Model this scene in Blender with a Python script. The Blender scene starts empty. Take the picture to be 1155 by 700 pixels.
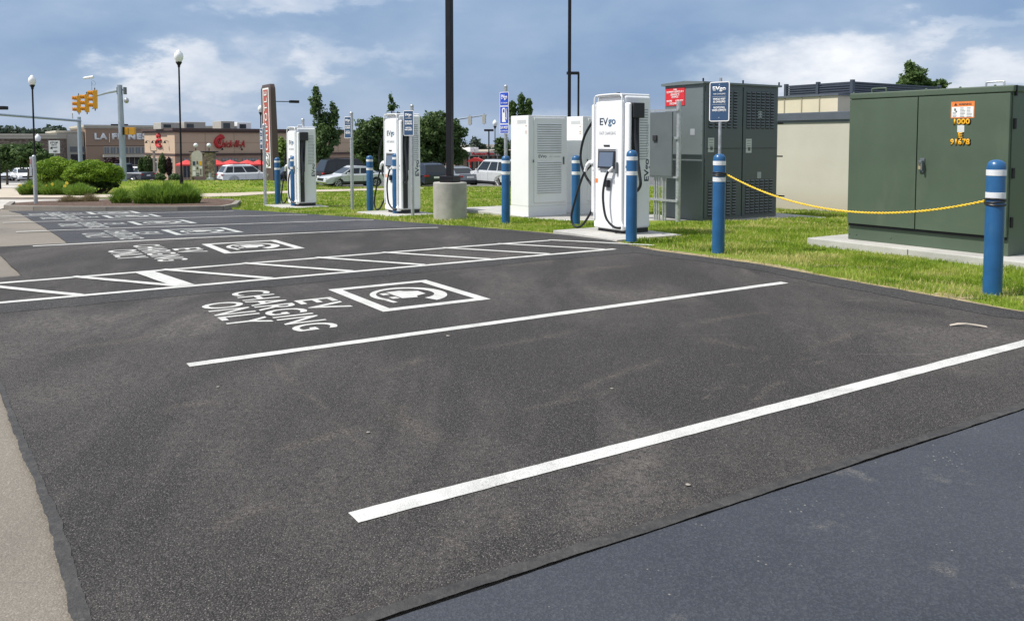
import bpy, bmesh, math, random
import numpy as np
from mathutils import Vector, Matrix
from mathutils.geometry import tessellate_polygon
random.seed(7); rng = np.random.default_rng(7)
R = math.radians
scene = bpy.context.scene
COL = scene.collection

# ------------------------------------------------------------------ camera numbers and ground
FPX, CX, CY, PITCH, CAMH = 950.0, 577.5, 216.0, R(3.4), 1.5
A = R(57)                      # bearing of the stall direction

def g(Y):
    s = .036
    if Y > 260: Y = 260
    t = Y - 13
    return -s*(t + math.sqrt(t*t + 4))/2 + s*(-13 + math.sqrt(173))/2
def sst(a, b, x):
    t = min(1, max(0, (x-a)/(b-a))); return t*t*(3-2*t)
def berm(X, Y):
    return .46*sst(44.5, 50, Y)*(1 - sst(52, 60, Y))*(1 - sst(-15, -10.5, X))*sst(-34, -24, X)
def gz(X, Y): return g(Y) + berm(X, Y)
def ray(px, py):
    a = (px-CX)/FPX; b = -(py-CY)/FPX
    return a, math.cos(PITCH)+b*math.sin(PITCH), b*math.cos(PITCH)-math.sin(PITCH)
def at(px, py, off=0.0):       # point of the ground seen at a place in the photograph
    dx, dy, dz = ray(px, py); lo, hi = .5, 400
    for _ in range(50):
        m = (lo+hi)/2
        if CAMH + dz*m/dy > g(m)+off: lo = m
        else: hi = m
    return Vector((dx/dy*lo, lo, g(lo)+off))
def atY(px, py, Y):
    dx, dy, dz = ray(px, py); return Vector((dx/dy*Y, Y, CAMH+dz/dy*Y))
def UV(u, v, off=0.0):
    X = u*math.sin(A)-v*math.cos(A); Y = u*math.cos(A)+v*math.sin(A)
    return Vector((X, Y, gz(X, Y)+off))
def toUV(p): return p[0]*math.sin(A)+p[1]*math.cos(A), -p[0]*math.cos(A)+p[1]*math.sin(A)
ROT = -A                       # local x runs along the row towards the camera, local y away from the stalls

# ------------------------------------------------------------------ materials
MATS = {}
class NT:
    def __init__(s, nt): s.nt = nt; s.n = nt.nodes; s.l = nt.links
    def node(s, t, **kw):
        nd = s.n.new(t)
        for k, v in kw.items():
            if k in ('op',): nd.operation = v
            elif hasattr(nd, k): setattr(nd, k, v)
        return nd
    def lk(s, a, b): s.l.new(a, b)
    def sock(s, v, inp):
        if isinstance(v, bpy.types.NodeSocket): s.l.new(v, inp)
        else: inp.default_value = v
    def m(s, op, a, b=0.0, c=0.0, clamp=False):
        nd = s.n.new('ShaderNodeMath'); nd.operation = op; nd.use_clamp = clamp
        s.sock(a, nd.inputs[0]); s.sock(b, nd.inputs[1])
        if op in ('MULTIPLY_ADD', 'SMOOTH_MIN', 'COMPARE'): s.sock(c, nd.inputs[2])
        return nd.outputs[0]
    def noise(s, vec, scale, detail=4, rough=.55, dist=0, dims='3D'):
        nd = s.n.new('ShaderNodeTexNoise'); nd.inputs['Scale'].default_value = scale
        nd.inputs['Detail'].default_value = detail; nd.inputs['Roughness'].default_value = rough
        nd.inputs['Distortion'].default_value = dist
        if vec is not None: s.l.new(vec, nd.inputs['Vector'])
        return nd.outputs[0]
    def voro(s, vec, scale, feature='F1'):
        nd = s.n.new('ShaderNodeTexVoronoi'); nd.feature = feature; nd.inputs['Scale'].default_value = scale
        if vec is not None: s.l.new(vec, nd.inputs['Vector'])
        return nd
    def ramp(s, f, stops, interp='LINEAR'):
        nd = s.n.new('ShaderNodeValToRGB'); cr = nd.color_ramp; cr.interpolation = interp
        while len(cr.elements) > 1: cr.elements.remove(cr.elements[-1])
        for i, (p, c) in enumerate(stops):
            if not isinstance(c, (tuple, list)): c = (c, c, c)
            e = cr.elements[0] if i == 0 else cr.elements.new(p)
            e.position = p; e.color = (c[0], c[1], c[2], 1)
        s.l.new(f, nd.inputs[0]); return nd.outputs[0]
    def mix(s, f, a, b, mode='MIX'):
        nd = s.n.new('ShaderNodeMix'); nd.data_type = 'RGBA'; nd.blend_type = mode
        s.sock(f, nd.inputs[0])
        for v, i in ((a, 6), (b, 7)):
            if isinstance(v, (tuple, list)): nd.inputs[i].default_value = (v[0], v[1], v[2], 1)
            else: s.l.new(v, nd.inputs[i])
        return nd.outputs[2]
def newmat(name):
    m = bpy.data.materials.new(name); m.use_nodes = True
    t = NT(m.node_tree); b = t.n['Principled BSDF']
    return m, t, b
def objco(t, rot=0.0, scale=(1, 1, 1)):
    c = t.n.new('ShaderNodeTexCoord'); mp = t.n.new('ShaderNodeMapping')
    mp.inputs['Rotation'].default_value = (0, 0, rot); mp.inputs['Scale'].default_value = scale
    t.l.new(c.outputs['Object'], mp.inputs['Vector']); return mp.outputs[0]
def bump(t, b, h, strength=.3, dist=.01):
    nd = t.n.new('ShaderNodeBump'); nd.inputs['Strength'].default_value = strength
    nd.inputs['Distance'].default_value = dist; t.l.new(h, nd.inputs['Height']); t.l.new(nd.outputs[0], b.inputs['Normal'])
def pm(name, col, rough=.5, metal=0.0, var=.10, scale=3.0, bumpy=0.0, bscale=60.0, coat=0.0, stain=None, spec=None):
    """paint / metal / plastic with slow dirt variation in colour and gloss"""
    if name in MATS: return MATS[name]
    m, t, b = newmat(name); co = objco(t)
    n = t.noise(co, scale, 5, .6)
    lo = tuple(c*(1-var) for c in col); hi = tuple(min(1, c*(1+var*.6)) for c in col)
    c = t.ramp(n, [(.3, lo), (.7, hi)])
    if stain:
        n2 = t.noise(objco(t, 0, (1, 1, .25)), scale*2.3, 6, .65)
        c = t.mix(t.ramp(n2, [(.55, 0.0), (.78, .55)]), c, stain)
    t.lk(c, b.inputs['Base Color'])
    r = t.ramp(n, [(.3, max(0, rough-.07)), (.7, min(1, rough+.07))]); t.lk(r, b.inputs['Roughness'])
    b.inputs['Metallic'].default_value = metal
    if coat: b.inputs['Coat Weight'].default_value = coat
    if spec is not None: b.inputs['Specular IOR Level'].default_value = spec
    if bumpy: bump(t, b, t.noise(co, bscale, 4, .6), bumpy, .01)
    MATS[name] = m; return m

def asphalt(name, dark, light, dust, dustamt, scale=150, grain=.9, rough=.82, bs=.8, spec=.35, edge=None, stone=2.0):
    m, t, b = newmat(name); co = objco(t); cr = objco(t, A - R(90), (1, .35, 1))
    v = t.voro(co, scale); v2 = t.voro(co, scale*2.3)
    s1 = t.n.new('ShaderNodeSeparateColor'); t.lk(v.outputs['Color'], s1.inputs[0]); s2 = t.n.new('ShaderNodeSeparateColor'); t.lk(v2.outputs['Color'], s2.inputs[0])
    mid_ = tuple(a*.62+b_*.38 for a, b_ in zip(dark, light))
    speck = t.ramp(s1.outputs[0], [(.0, dark), (.35, tuple(a*.85+b_*.15 for a, b_ in zip(dark, light))), (.75, mid_), (1.0, light)])
    sp2 = t.ramp(s2.outputs[0], [(.0, dark), (.6, mid_), (1.0, light)])
    fine = t.noise(co, scale*1.4, 3, .7)
    base = t.mix(.45, speck, sp2)
    base = t.mix(t.m('MULTIPLY', grain, t.ramp(v.outputs['Distance'], [(.35, 0.0), (.62, .8)])), base, dark)
    stones = t.ramp(s2.outputs[1], [(.965, 0.0), (.985, .8)], 'LINEAR')
    base = t.mix(stones, base, tuple(min(1, c*stone) for c in light))
    big = t.noise(cr, .9, 6, .62, .6); big2 = t.noise(co, .35, 4, .6, .3)
    mask = t.m('MULTIPLY', t.ramp(big, [(.44, 0.0), (.64, 1.0)]), t.ramp(big2, [(.38, .2), (.6, 1.0)]))
    mid = t.noise(co, 38, 5, .75)
    mask = t.m('MULTIPLY', t.m('MULTIPLY', mask, t.ramp(mid, [(.38, .05), (.60, 1.0)])), dustamt)
    c = t.mix(mask, base, dust)
    tone = t.ramp(t.noise(co, .5, 3, .5), [(.3, .84), (.7, 1.12)])
    c = t.mix(1.0, c, tone, 'MULTIPLY')
    # scuff streaks left by tyres and the roller
    st = t.noise(objco(t, A-R(90)+.12, (.35, 9, 1)), 1.6, 5, .7)
    st2 = t.noise(co, .8, 2, .5)
    sm = t.m('MULTIPLY', t.ramp(st, [(.62, 0.0), (.70, .75)]), t.ramp(st2, [(.46, 0.0), (.58, 1.0)]))
    c = t.mix(t.m('MULTIPLY', sm, t.ramp(mid, [(.4, .1), (.6, 1.0)])), c, tuple(d*1.05 for d in dust))
    t.lk(c, b.inputs['Base Color']); b.inputs['Roughness'].default_value = rough
    b.inputs['Specular IOR Level'].default_value = spec
    h = t.m('ADD', t.m('MULTIPLY', v.outputs['Distance'], -1.0), t.m('MULTIPLY', fine, .5))
    bump(t, b, h, bs, .006)
    MATS[name] = m; return m

M_ASP = asphalt('fresh_asphalt', (.0088, .0077, .0074), (.150, .138, .130), (.160, .143, .130), .80, scale=150, bs=.8)
M_ASPD = asphalt('dark_asphalt_patch', (.014, .0135, .014), (.13, .126, .124), (.12, .11, .10), .3, scale=95, bs=1.0)
M_ASPF = asphalt('bay_asphalt', (.032, .033, .038), (.112, .114, .124), (.15, .15, .155), .45)
M_OLD = asphalt('old_pavement', (.165, .145, .12), (.29, .262, .222), (.10, .09, .08), .75, scale=130, grain=.4, bs=.4, stone=1.2)
M_LOT = asphalt('far_asphalt', (.10, .10, .10), (.17, .17, .17), (.22, .21, .2), .4, scale=40)

def seal_mat():
    m, t, b = newmat('sealed_blacktop'); co = objco(t)
    n = t.noise(co, .7, 5, .6, .4); f = t.noise(co, 160, 3, .6); v = t.voro(co, 130)
    c = t.ramp(n, [(.3, (.025, .028, .036)), (.7, (.044, .048, .059))])
    c = t.mix(t.m('MULTIPLY', t.ramp(v.outputs['Color'], [(.4, 0.0), (.95, 1.0)]), .35), c, (.10, .11, .125))
    sp = t.voro(co, 34); pres = t.noise(co, 3.2, 3, .6)
    chips = t.m('MULTIPLY', t.ramp(sp.outputs['Distance'], [(.10, 1.0), (.16, 0.0)]), t.ramp(pres, [(.54, 0.0), (.64, .9)]))
    c = t.mix(chips, c, (.30, .27, .23))
    w = t.noise(co, 1.7, 6, .7); dust = t.m('MULTIPLY', t.ramp(w, [(.58, 0.0), (.70, .6)]), t.ramp(f, [(.4, 0.0), (.6, 1.0)]))
    c = t.mix(dust, c, (.26, .23, .19))
    t.lk(c, b.inputs['Base Color'])
    t.lk(t.ramp(n, [(.3, .50), (.7, .68)]), b.inputs['Roughness']); b.inputs['Specular IOR Level'].default_value = .45
    bump(t, b, t.m('ADD', f, v.outputs['Distance']), .45, .004)
    MATS['seal'] = m; return m
M_SEAL = seal_mat()

def paint_mat(name, col, wear=.25):
    m, t, b = newmat(name); co = objco(t)
    f = t.noise(co, 130, 4, .75); n = t.noise(co, 5, 5, .6)
    c = t.ramp(t.m('ADD', t.m('MULTIPLY', n, .6), t.m('MULTIPLY', f, .4)), [(.36, tuple(x*.72 for x in col)), (.56, col)])
    c = t.mix(t.m('MULTIPLY', t.ramp(f, [(.36, 1.0), (.50, 0.0)]), t.ramp(t.noise(co, 2.2, 4, .7), [(.38, .15*wear), (.62, .75*wear)])), c, (.16, .155, .15))
    t.lk(c, b.inputs['Base Color']); b.inputs['Roughness'].default_value = .7
    v = t.voro(co, 150); bump(t, b, t.m('ADD', v.outputs['Distance'], f), .5, .004)
    MATS[name] = m; return m
M_LINE = paint_mat('line_paint', (.60, .60, .57), .8)
M_LINEW = paint_mat('worn_line_paint', (.47, .48, .46), .75)

def concrete(name, col, scale=1.0, rough=.85, crack=False):
    m, t, b = newmat(name); co = objco(t)
    n = t.noise(co, 1.3*scale, 6, .65); f = t.noise(co, 70*scale, 4, .7); d = t.noise(objco(t, 0, (3, 3, .5)), 2.0*scale, 5, .6)
    c = t.ramp(n, [(.28, tuple(x*.72 for x in col)), (.72, tuple(min(1, x*1.12) for x in col))])
    c = t.mix(t.ramp(f, [(.35, .35), (.55, 0.0)]), c, tuple(x*.55 for x in col))
    c = t.mix(t.ramp(d, [(.58, 0.0), (.8, .5)]), c, tuple(x*.5 for x in col))
    t.lk(c, b.inputs['Base Color']); b.inputs['Roughness'].default_value = rough
    bump(t, b, t.m('ADD', f, n), .4, .006); MATS[name] = m; return m
M_CON = concrete('pad_concrete', (.46, .45, .42))
M_CONB = concrete('cast_concrete', (.40, .385, .35), 2.0)
M_CURB = concrete('curb_concrete', (.27, .245, .21), 2.0)
M_WALK = concrete('walk_concrete', (.52, .45, .36))
M_PALE = concrete('pale_concrete', (.52, .49, .44))

def leafmat(name, c0, c1, c2, rough=.55, trans=.25):
    m, t, b = newmat(name)
    at_ = t.n.new('ShaderNodeAttribute'); at_.attribute_name = 'tone'
    c = t.ramp(at_.outputs['Fac'], [(0.0, c0), (.5, c1), (1.0, c2)])
    t.lk(c, b.inputs['Base Color']); b.inputs['Roughness'].default_value = rough
    b.inputs['Specular IOR Level'].default_value = .3
    tr = t.n.new('ShaderNodeBsdfTranslucent'); mx = t.n.new('ShaderNodeMixShader'); mx.inputs[0].default_value = trans
    t.lk(c, tr.inputs['Color']); out = t.n['Material Output']
    t.lk(b.outputs[0], mx.inputs[1]); t.lk(tr.outputs[0], mx.inputs[2]); t.lk(mx.outputs[0], out.inputs['Surface'])
    MATS[name] = m; return m
M_GRASS = leafmat('grass_blade', (.10, .185, .014), (.29, .40, .036), (.66, .57, .25), .5, .45)
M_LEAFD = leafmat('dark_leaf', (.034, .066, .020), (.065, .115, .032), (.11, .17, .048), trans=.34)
M_LEAFM = leafmat('maple_leaf', (.045, .085, .030), (.08, .14, .045), (.13, .20, .06), trans=.36)
M_LEAFB = leafmat('bright_leaf', (.07, .13, .02), (.12, .20, .03), (.19, .27, .05))
M_LEAFP = leafmat('purple_leaf', (.03, .018, .02), (.055, .03, .032), (.085, .045, .045))
M_YEW = leafmat('yew_leaf', (.07, .14, .012), (.18, .30, .026), (.30, .42, .05), trans=.35)
M_REED = leafmat('reed_leaf', (.085, .17, .02), (.18, .30, .04), (.32, .42, .10), trans=.35)
M_DRY = leafmat('dry_leaf', (.18, .13, .07), (.27, .21, .12), (.20, .24, .09))
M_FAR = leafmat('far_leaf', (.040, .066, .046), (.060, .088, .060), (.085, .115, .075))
M_FLOWER = pm('yellow_petal', (.75, .55, .04), .6)
M_BARK = pm('bark', (.10, .085, .065), .9, var=.35, scale=9, bumpy=.8, bscale=30)

def lawn_mat():
    m, t, b = newmat('lawn_soil'); co = objco(t)
    n = t.noise(co, .8, 6, .7); f = t.noise(co, 40, 4, .7)
    c = t.ramp(n, [(.35, (.14, .225, .022)), (.55, (.22, .29, .036)), (.75, (.38, .34, .13))])
    c = t.mix(t.ramp(f, [(.3, .6), (.6, 0.0)]), c, (.035, .055, .012))
    t.lk(c, b.inputs['Base Color']); b.inputs['Roughness'].default_value = .9; b.inputs['Specular IOR Level'].default_value = .1
    bump(t, b, f, .8, .03); MATS['lawn'] = m; return m
M_LAWN = lawn_mat()
def mulch_mat():
    m, t, b = newmat('bark_mulch'); co = objco(t); v = t.voro(co, 26); n = t.noise(co, 18, 5, .7)
    c = t.ramp(v.outputs['Color'], [(.1, (.045, .026, .018)), (.5, (.11, .065, .045)), (.9, (.20, .13, .09))])
    c = t.mix(t.ramp(n, [(.3, .5), (.55, 0.0)]), c, (.03, .02, .015))
    t.lk(c, b.inputs['Base Color']); b.inputs['Roughness'].default_value = .95
    bump(t, b, v.outputs['Distance'], 1.0, .03); MATS['mulch'] = m; return m
M_MULCH = mulch_mat()

WHITE = pm('white_enamel', (.80, .81, .82), .38, var=.04, scale=1.5)
WHITE2 = pm('cabinet_white', (.80, .81, .82), .42, var=.04, scale=1.2, stain=(.70, .69, .66))
BLUE = pm('bollard_blue', (.014, .098, .245), .38, var=.16, scale=5, coat=.1, stain=(.05, .13, .23))
BAND = pm('bollard_band', (.72, .73, .74), .5, var=.1, scale=14)
GREEN = pm('transformer_green', (.072, .104, .070), .45, var=.12, scale=1.3, stain=(.11, .135, .10))
GREY = pm('switchgear_grey', (.140, .165, .172), .42, var=.06, scale=1.6)
GREYD = pm('panel_grey', (.105, .12, .13), .5, var=.08)
GALV = pm('galvanised_steel', (.48, .50, .52), .45, .65, var=.22, scale=22)
BLACKM = pm('black_metal', (.008, .008, .011), .45, var=.2, spec=.3)
BLACKP = pm('black_plastic', (.022, .023, .027), .5, var=.15)
CABLE = pm('cable_rubber', (.012, .013, .016), .42, var=.15)
NAVY = pm('navy_print', (.022, .045, .085), .5)
TEAL = pm('blue_print', (.03, .13, .26), .5)
LGREY = pm('light_grey_print', (.36, .38, .40), .5)
RED = pm('red_sign', (.62, .025, .035), .45)
WPRINT = pm('white_print', (.8, .8, .8), .5)
ORANGE = pm('orange_print', (.78, .22, .05), .5)
YEL = pm('yellow_paint', (.85, .42, .012), .45)
YROPE = pm('yellow_rope', (.78, .52, .03), .6, var=.2, scale=30)
SIGBLUE = pm('sign_blue', (.02, .075, .52), .45)
SIGYEL = pm('signal_yellow', (.75, .36, .02), .45, var=.1)
BGLASS = pm('dark_window', (.035, .045, .055), .12, var=.3, scale=2)
SCREEN = pm('screen_glass', (.12, .155, .22), .10, var=.1)
TIRE = pm('tyre_rubber', (.018, .018, .019), .8)
RIM = pm('alloy_rim', (.45, .46, .48), .3, .8)
GLOBE = pm('frosted_globe', (.80, .82, .84), .25, var=.05)
STRIPE_D = BLACKM

# ------------------------------------------------------------------ mesh helpers
class MB:
    def __init__(s): s.bm = bmesh.new(); s.bev = False
    def box(s, c, d, bev=0.0, seg=2, rz=0.0):
        r = bmesh.ops.create_cube(s.bm, size=1.0); vs = r['verts']
        mt = Matrix.Translation(Vector(c)) @ Matrix.Rotation(rz, 4, 'Z') @ Matrix.Diagonal((d[0], d[1], d[2], 1))
        bmesh.ops.transform(s.bm, matrix=mt, verts=vs)
        if bev:
            s.bev = True
            es = list({e for v in vs for e in v.link_edges})
            bmesh.ops.bevel(s.bm, geom=es, offset=bev, segments=seg, affect='EDGES', profile=.5)
        return s
    def bx(s, x0, x1, y0, y1, z0, z1, bev=0.0, seg=2):
        return s.box(((x0+x1)/2, (y0+y1)/2, (z0+z1)/2), (abs(x1-x0), abs(y1-y0), abs(z1-z0)), bev, seg)
    def tube(s, pts, r, n=10, caps=True):
        pts = [Vector(p) for p in pts]; rs = r if isinstance(r, (list, tuple)) else [r]*len(pts)
        rings = []; prev = None
        for i, p in enumerate(pts):
            d = (pts[min(i+1, len(pts)-1)] - pts[max(i-1, 0)])
            if d.length < 1e-9: d = Vector((0, 0, 1))
            d.normalize()
            if prev is None:
                a = Vector((0, 0, 1)) if abs(d.z) < .9 else Vector((1, 0, 0))
                u = d.cross(a).normalized()
            else: u = (prev - d*prev.dot(d)).normalized()
            w = d.cross(u); prev = u
            rings.append([s.bm.verts.new(p + (u*math.cos(k*2*math.pi/n) + w*math.sin(k*2*math.pi/n))*rs[i]) for k in range(n)])
        for a, b in zip(rings, rings[1:]):
            for k in range(n): s.bm.faces.new((a[k], a[(k+1) % n], b[(k+1) % n], b[k]))
        if caps and n > 2:
            try: s.bm.faces.new(rings[0][::-1]); s.bm.faces.new(rings[-1])
            except ValueError: pass
        return s
    def cyl(s, x, y, z0, z1, r, r2=None, n=20):
        return s.tube([(x, y, z0), (x, y, z1)], [r, r if r2 is None else r2], n)
    def lathe(s, prof, x=0, y=0, n=20):          # prof: list of (r, z)
        rings = [[s.bm.verts.new((x+max(r, 1e-4)*math.cos(k*2*math.pi/n), y+max(r, 1e-4)*math.sin(k*2*math.pi/n), z)) for k in range(n)] for r, z in prof]
        for a, b in zip(rings, rings[1:]):
            for k in range(n): s.bm.faces.new((a[k], a[(k+1) % n], b[(k+1) % n], b[k]))
        s.bm.faces.new(rings[0][::-1]); s.bm.faces.new(rings[-1]); return s
    def sphere(s, c, r, sc=(1, 1, 1), n=14):
        q = bmesh.ops.create_uvsphere(s.bm, u_segments=n, v_segments=max(6, n//2+2), radius=r)
        bmesh.ops.transform(s.bm, matrix=Matrix.Translation(Vector(c)) @ Matrix.Diagonal((sc[0], sc[1], sc[2], 1)), verts=q['verts']); return s
    def poly(s, pts): s.bm.faces.new([s.bm.verts.new(p) for p in pts]); return s
    def prism(s, pts, axis, a, b):               # outline in the other two axes, extruded from a to b
        def P(p, t):
            return {'x': (t, p[0], p[1]), 'y': (p[0], t, p[1]), 'z': (p[0], p[1], t)}[axis]
        lo = [s.bm.verts.new(P(p, a)) for p in pts]; hi = [s.bm.verts.new(P(p, b)) for p in pts]; n = len(pts)
        s.bm.faces.new(lo); s.bm.faces.new(hi[::-1])
        for i in range(n): s.bm.faces.new((lo[i], hi[i], hi[(i+1) % n], lo[(i+1) % n]))
        return s
    def frame(s, fn, w, h, t, pr, d=.01):
        """rectangular ring w x h (bar width t) standing pr off a face; fn maps (x,y,out) to 3-D"""
        for (x0, x1, y0, y1) in ((0, w, 0, t), (0, w, h-t, h), (0, t, t, h-t), (w-t, w, t, h-t)):
            s.slab(fn, x0, x1, y0, y1, pr, pr+d)
        return s
    def slab(s, fn, x0, x1, y0, y1, o0, o1):
        q = [fn(x, y, o) for o in (o0, o1) for x, y in ((x0, y0), (x1, y0), (x1, y1), (x0, y1))]
        v = [s.bm.verts.new(p) for p in q]
        for f in ((3, 2, 1, 0), (4, 5, 6, 7), (0, 1, 5, 4), (1, 2, 6, 5), (2, 3, 7, 6), (3, 0, 4, 7)): s.bm.faces.new([v[i] for i in f])
        return s
    def build(s, name, mat, parent=None, smooth=True, label=None, ang=35):
        bmesh.ops.recalc_face_normals(s.bm, faces=s.bm.faces[:])
        me = bpy.data.meshes.new(name); s.bm.to_mesh(me); s.bm.free()
        o = link(name, me, mat, parent, smooth, label, ang)
        if s.bev and smooth: md = o.modifiers.new('weighted', 'WEIGHTED_NORMAL'); md.keep_sharp = True; md.weight = 100
        return o
def link(name, me, mat, parent=None, smooth=True, label=None, ang=35):
    if mat is not None: me.materials.append(mat)
    if smooth and len(me.polygons):
        me.polygons.foreach_set('use_smooth', [True]*len(me.polygons))
        me.set_sharp_from_angle(angle=R(ang))
    o = bpy.data.objects.new(name, me); COL.objects.link(o)
    if parent is not None: o.parent = parent
    if label: o['label'] = label
    return o
def thing(name, label, cat, loc=(0, 0, 0), rz=0.0, group=None):
    o = bpy.data.objects.new(name, None); COL.objects.link(o); o.empty_display_size = .2
    o.location = loc; o.rotation_euler = (0, 0, rz); o['label'] = label; o['category'] = cat
    if group: o['group'] = group
    return o
def tag(o, label, cat, group=None):
    o['label'] = label; o['category'] = cat
    if group: o['group'] = group
    return o
def kids(o): return [c for c in bpy.data.objects if c.parent == o]
def dup(root, loc, rz, label, group=None):
    def cp(o, par):
        c = o.copy(); COL.objects.link(c)
        if par is not None: c.parent = par
        for k in kids(o): cp(k, c)
        return c
    r = cp(root, None); r.location = loc; r.rotation_euler = (0, 0, rz); r['label'] = label
    if group: r['group'] = group
    return r
def pipe(pts, n=10):                              # smooth Catmull-Rom path through pts
    P = [Vector(p) for p in pts]; P = [P[0]*2-P[1]] + P + [P[-1]*2-P[-2]]; out = []
    for i in range(1, len(P)-2):
        for k in range(n):
            t = k/n; a, b, c, d = P[i-1], P[i], P[i+1], P[i+2]
            out.append(.5*((2*b)+(c-a)*t+(2*a-5*b+4*c-d)*t*t+(3*b-a-3*c+d)*t**3))
    out.append(P[-2]); return out
def textmesh(s, w, h, bold=0.0, ext=.002, shear=0.0, res=3, spacing=1.0):
    cu = bpy.data.curves.new('lettering', 'FONT'); cu.body = s; cu.align_x = 'CENTER'; cu.shear = shear
    cu.offset = bold; cu.resolution_u = res; cu.size = 1; cu.extrude = 0; cu.space_character = spacing; cu.space_line = .95
    o = bpy.data.objects.new('lettering', cu); COL.objects.link(o)
    dg = bpy.context.evaluated_depsgraph_get(); dg.update()
    me = bpy.data.meshes.new_from_object(o.evaluated_get(dg)); bpy.data.objects.remove(o); bpy.data.curves.remove(cu)
    co = np.zeros(len(me.vertices)*3, dtype=np.float32); me.vertices.foreach_get('co', co); co = co.reshape(-1, 3)
    mn, mx = co.min(0), co.max(0); sz = mx-mn
    co[:, 0] = (co[:, 0]-(mn[0]+mx[0])/2)*(w/sz[0]); co[:, 1] = (co[:, 1]-(mn[1]+mx[1])/2)*((h/sz[1]) if h else w/sz[0]); co[:, 2] = 0
    me.vertices.foreach_set('co', co.ravel()); me.update(); me.materials.clear()
    if ext:
        bm = bmesh.new(); bm.from_mesh(me); r = bmesh.ops.extrude_face_region(bm, geom=bm.faces[:])
        bmesh.ops.translate(bm, vec=(0, 0, ext), verts=[e for e in r['geom'] if isinstance(e, bmesh.types.BMVert)])
        bm.to_mesh(me); bm.free()
    return me
def face_m(face, x, y, z, rot=0.0):
    """matrix that stands lettering (x right, y up, z out) on a face of a thing"""
    ax = {'front': ((1, 0, 0), (0, 0, 1), (0, -1, 0)), 'right': ((0, 1, 0), (0, 0, 1), (1, 0, 0)), 'left': ((0, -1, 0), (0, 0, 1), (-1, 0, 0)),
          'back': ((-1, 0, 0), (0, 0, 1), (0, 1, 0)), 'top': ((1, 0, 0), (0, 1, 0), (0, 0, 1))}[face]
    m = Matrix((ax[0], ax[1], ax[2])).transposed().to_4x4()
    return Matrix.Translation((x, y, z)) @ m @ Matrix.Rotation(rot, 4, 'Z')
def text(s, w, h, mat, parent, face, pos, rot=0.0, name='lettering', bold=0.0, ext=.002, **kw):
    me = textmesh(s, w, h, bold, ext, **kw); me.transform(face_m(face, *pos, rot)); me.name = name
    return link(name, me, mat, parent, smooth=False)
def logo_ev(w, parent, face, pos, rot=0.0, m1=None, m2=None):
    """the two-tone EVgo wordmark as a dark EV and a blue go"""
    m1 = m1 or NAVY; m2 = m2 or TEAL; h = w*.36
    me = textmesh('EV', w*.52, h*.80, .012, .002); me.transform(Matrix.Translation((-w*.24, h*.08, 0))); me.transform(face_m(face, *pos, rot))
    link('lettering', me, m1, parent, False)
    me = textmesh('go', w*.46, h*.82, .016, .002); me.transform(Matrix.Translation((w*.27, -h*.10, 0))); me.transform(face_m(face, *pos, rot))
    link('lettering', me, m2, parent, False)

# ------------------------------------------------------------------ ground sheets
YCUT = [-60, -10, 0, 4, 7] + list(range(8, 24)) + [25, 28, 32, 36, 40, 43, 44.5] + [45.5, 46.5, 48, 49, 50, 52, 54, 56, 58, 60, 70, 90, 120, 160, 200, 259, 260.5, 400]
def sheet(name, poly, mat, off, thick=0.0, xcut=False, kind='structure', parent=None, zf=None):
    poly = [p for i, p in enumerate(poly) if (Vector(p)-Vector(poly[i-1])).length > 1e-4]
    bm = bmesh.new(); vs = [bm.verts.new((p[0], p[1], 0)) for p in poly]
    for tri in tessellate_polygon([[Vector((p[0], p[1], 0)) for p in poly]]):
        try: bm.faces.new([vs[i] for i in tri])
        except ValueError: pass
    def cut(co, no):
        bmesh.ops.bisect_plane(bm, geom=bm.verts[:]+bm.edges[:]+bm.faces[:], plane_co=co, plane_no=no, dist=1e-5)
    ys = [p[1] for p in poly]
    for Y in YCUT:
        if min(ys) < Y < max(ys): cut((0, Y, 0), (0, 1, 0))
    if xcut:
        for X in [-34, -31, -28, -26, -24, -20, -15, -14, -13, -12, -11, -10.5, -5, 0, 5]: cut((X, 0, 0), (1, 0, 0))
    zf = zf or g
    for v in bm.verts: v.co.z = (gz(v.co.x, v.co.y) if xcut else g(v.co.y)) + off
    if thick:
        bd = [e for e in bm.edges if e.is_boundary]
        r = bmesh.ops.extrude_edge_only(bm, edges=bd)
        bmesh.ops.translate(bm, vec=(0, 0, -thick), verts=[e for e in r['geom'] if isinstance(e, bmesh.types.BMVert)])
    bmesh.ops.recalc_face_normals(bm, faces=bm.faces[:])
    up = sum(f.normal.z*f.calc_area() for f in bm.faces)
    if up < 0: bmesh.ops.reverse_faces(bm, faces=bm.faces[:])
    me = bpy.data.meshes.new(name); bm.to_mesh(me); bm.free()
    o = link(name, me, mat, parent, smooth=False)
    if parent is None: o['kind'] = kind
    return o
def jag(poly, closed=True, step=.08, amp=.015, minlen=.3, seed=1):
    """break the straight edges of a laid surface so they wander like a real seam"""
    rr = random.Random(seed); out = []; n = len(poly)
    for i in range(n):
        a = Vector(poly[i][:2]); b = Vector(poly[(i+1) % n][:2]); L = (b-a).length; out.append(tuple(a))
        if L < minlen or min(a.y, b.y) > 30: continue
        d = (b-a)/L; nn = Vector((-d.y, d.x)); k = int(L/step); w = 0
        k = min(k, 400)
        for j in range(1, k):
            w = w*.90 + rr.uniform(-1, 1)*amp*.5
            out.append(tuple(a + d*(L*(j+rr.uniform(-.3, .3))/k) + nn*(w*math.sin(math.pi*min(1, min(j, k-j)/6)/2) + rr.uniform(-.12, .12)*amp)))
    return out
def uvpoly(l): return [tuple(UV(u, v)[:2]) for u, v in l]
def pxpoly(l): return [tuple(at(x, y)[:2]) for x, y in l]
# ================================================================== THE SETTING
sheet('ground', [(-1500, -60), (1500, -60), (1500, 3000), (-1500, 3000)], M_OLD, 0)
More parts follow.
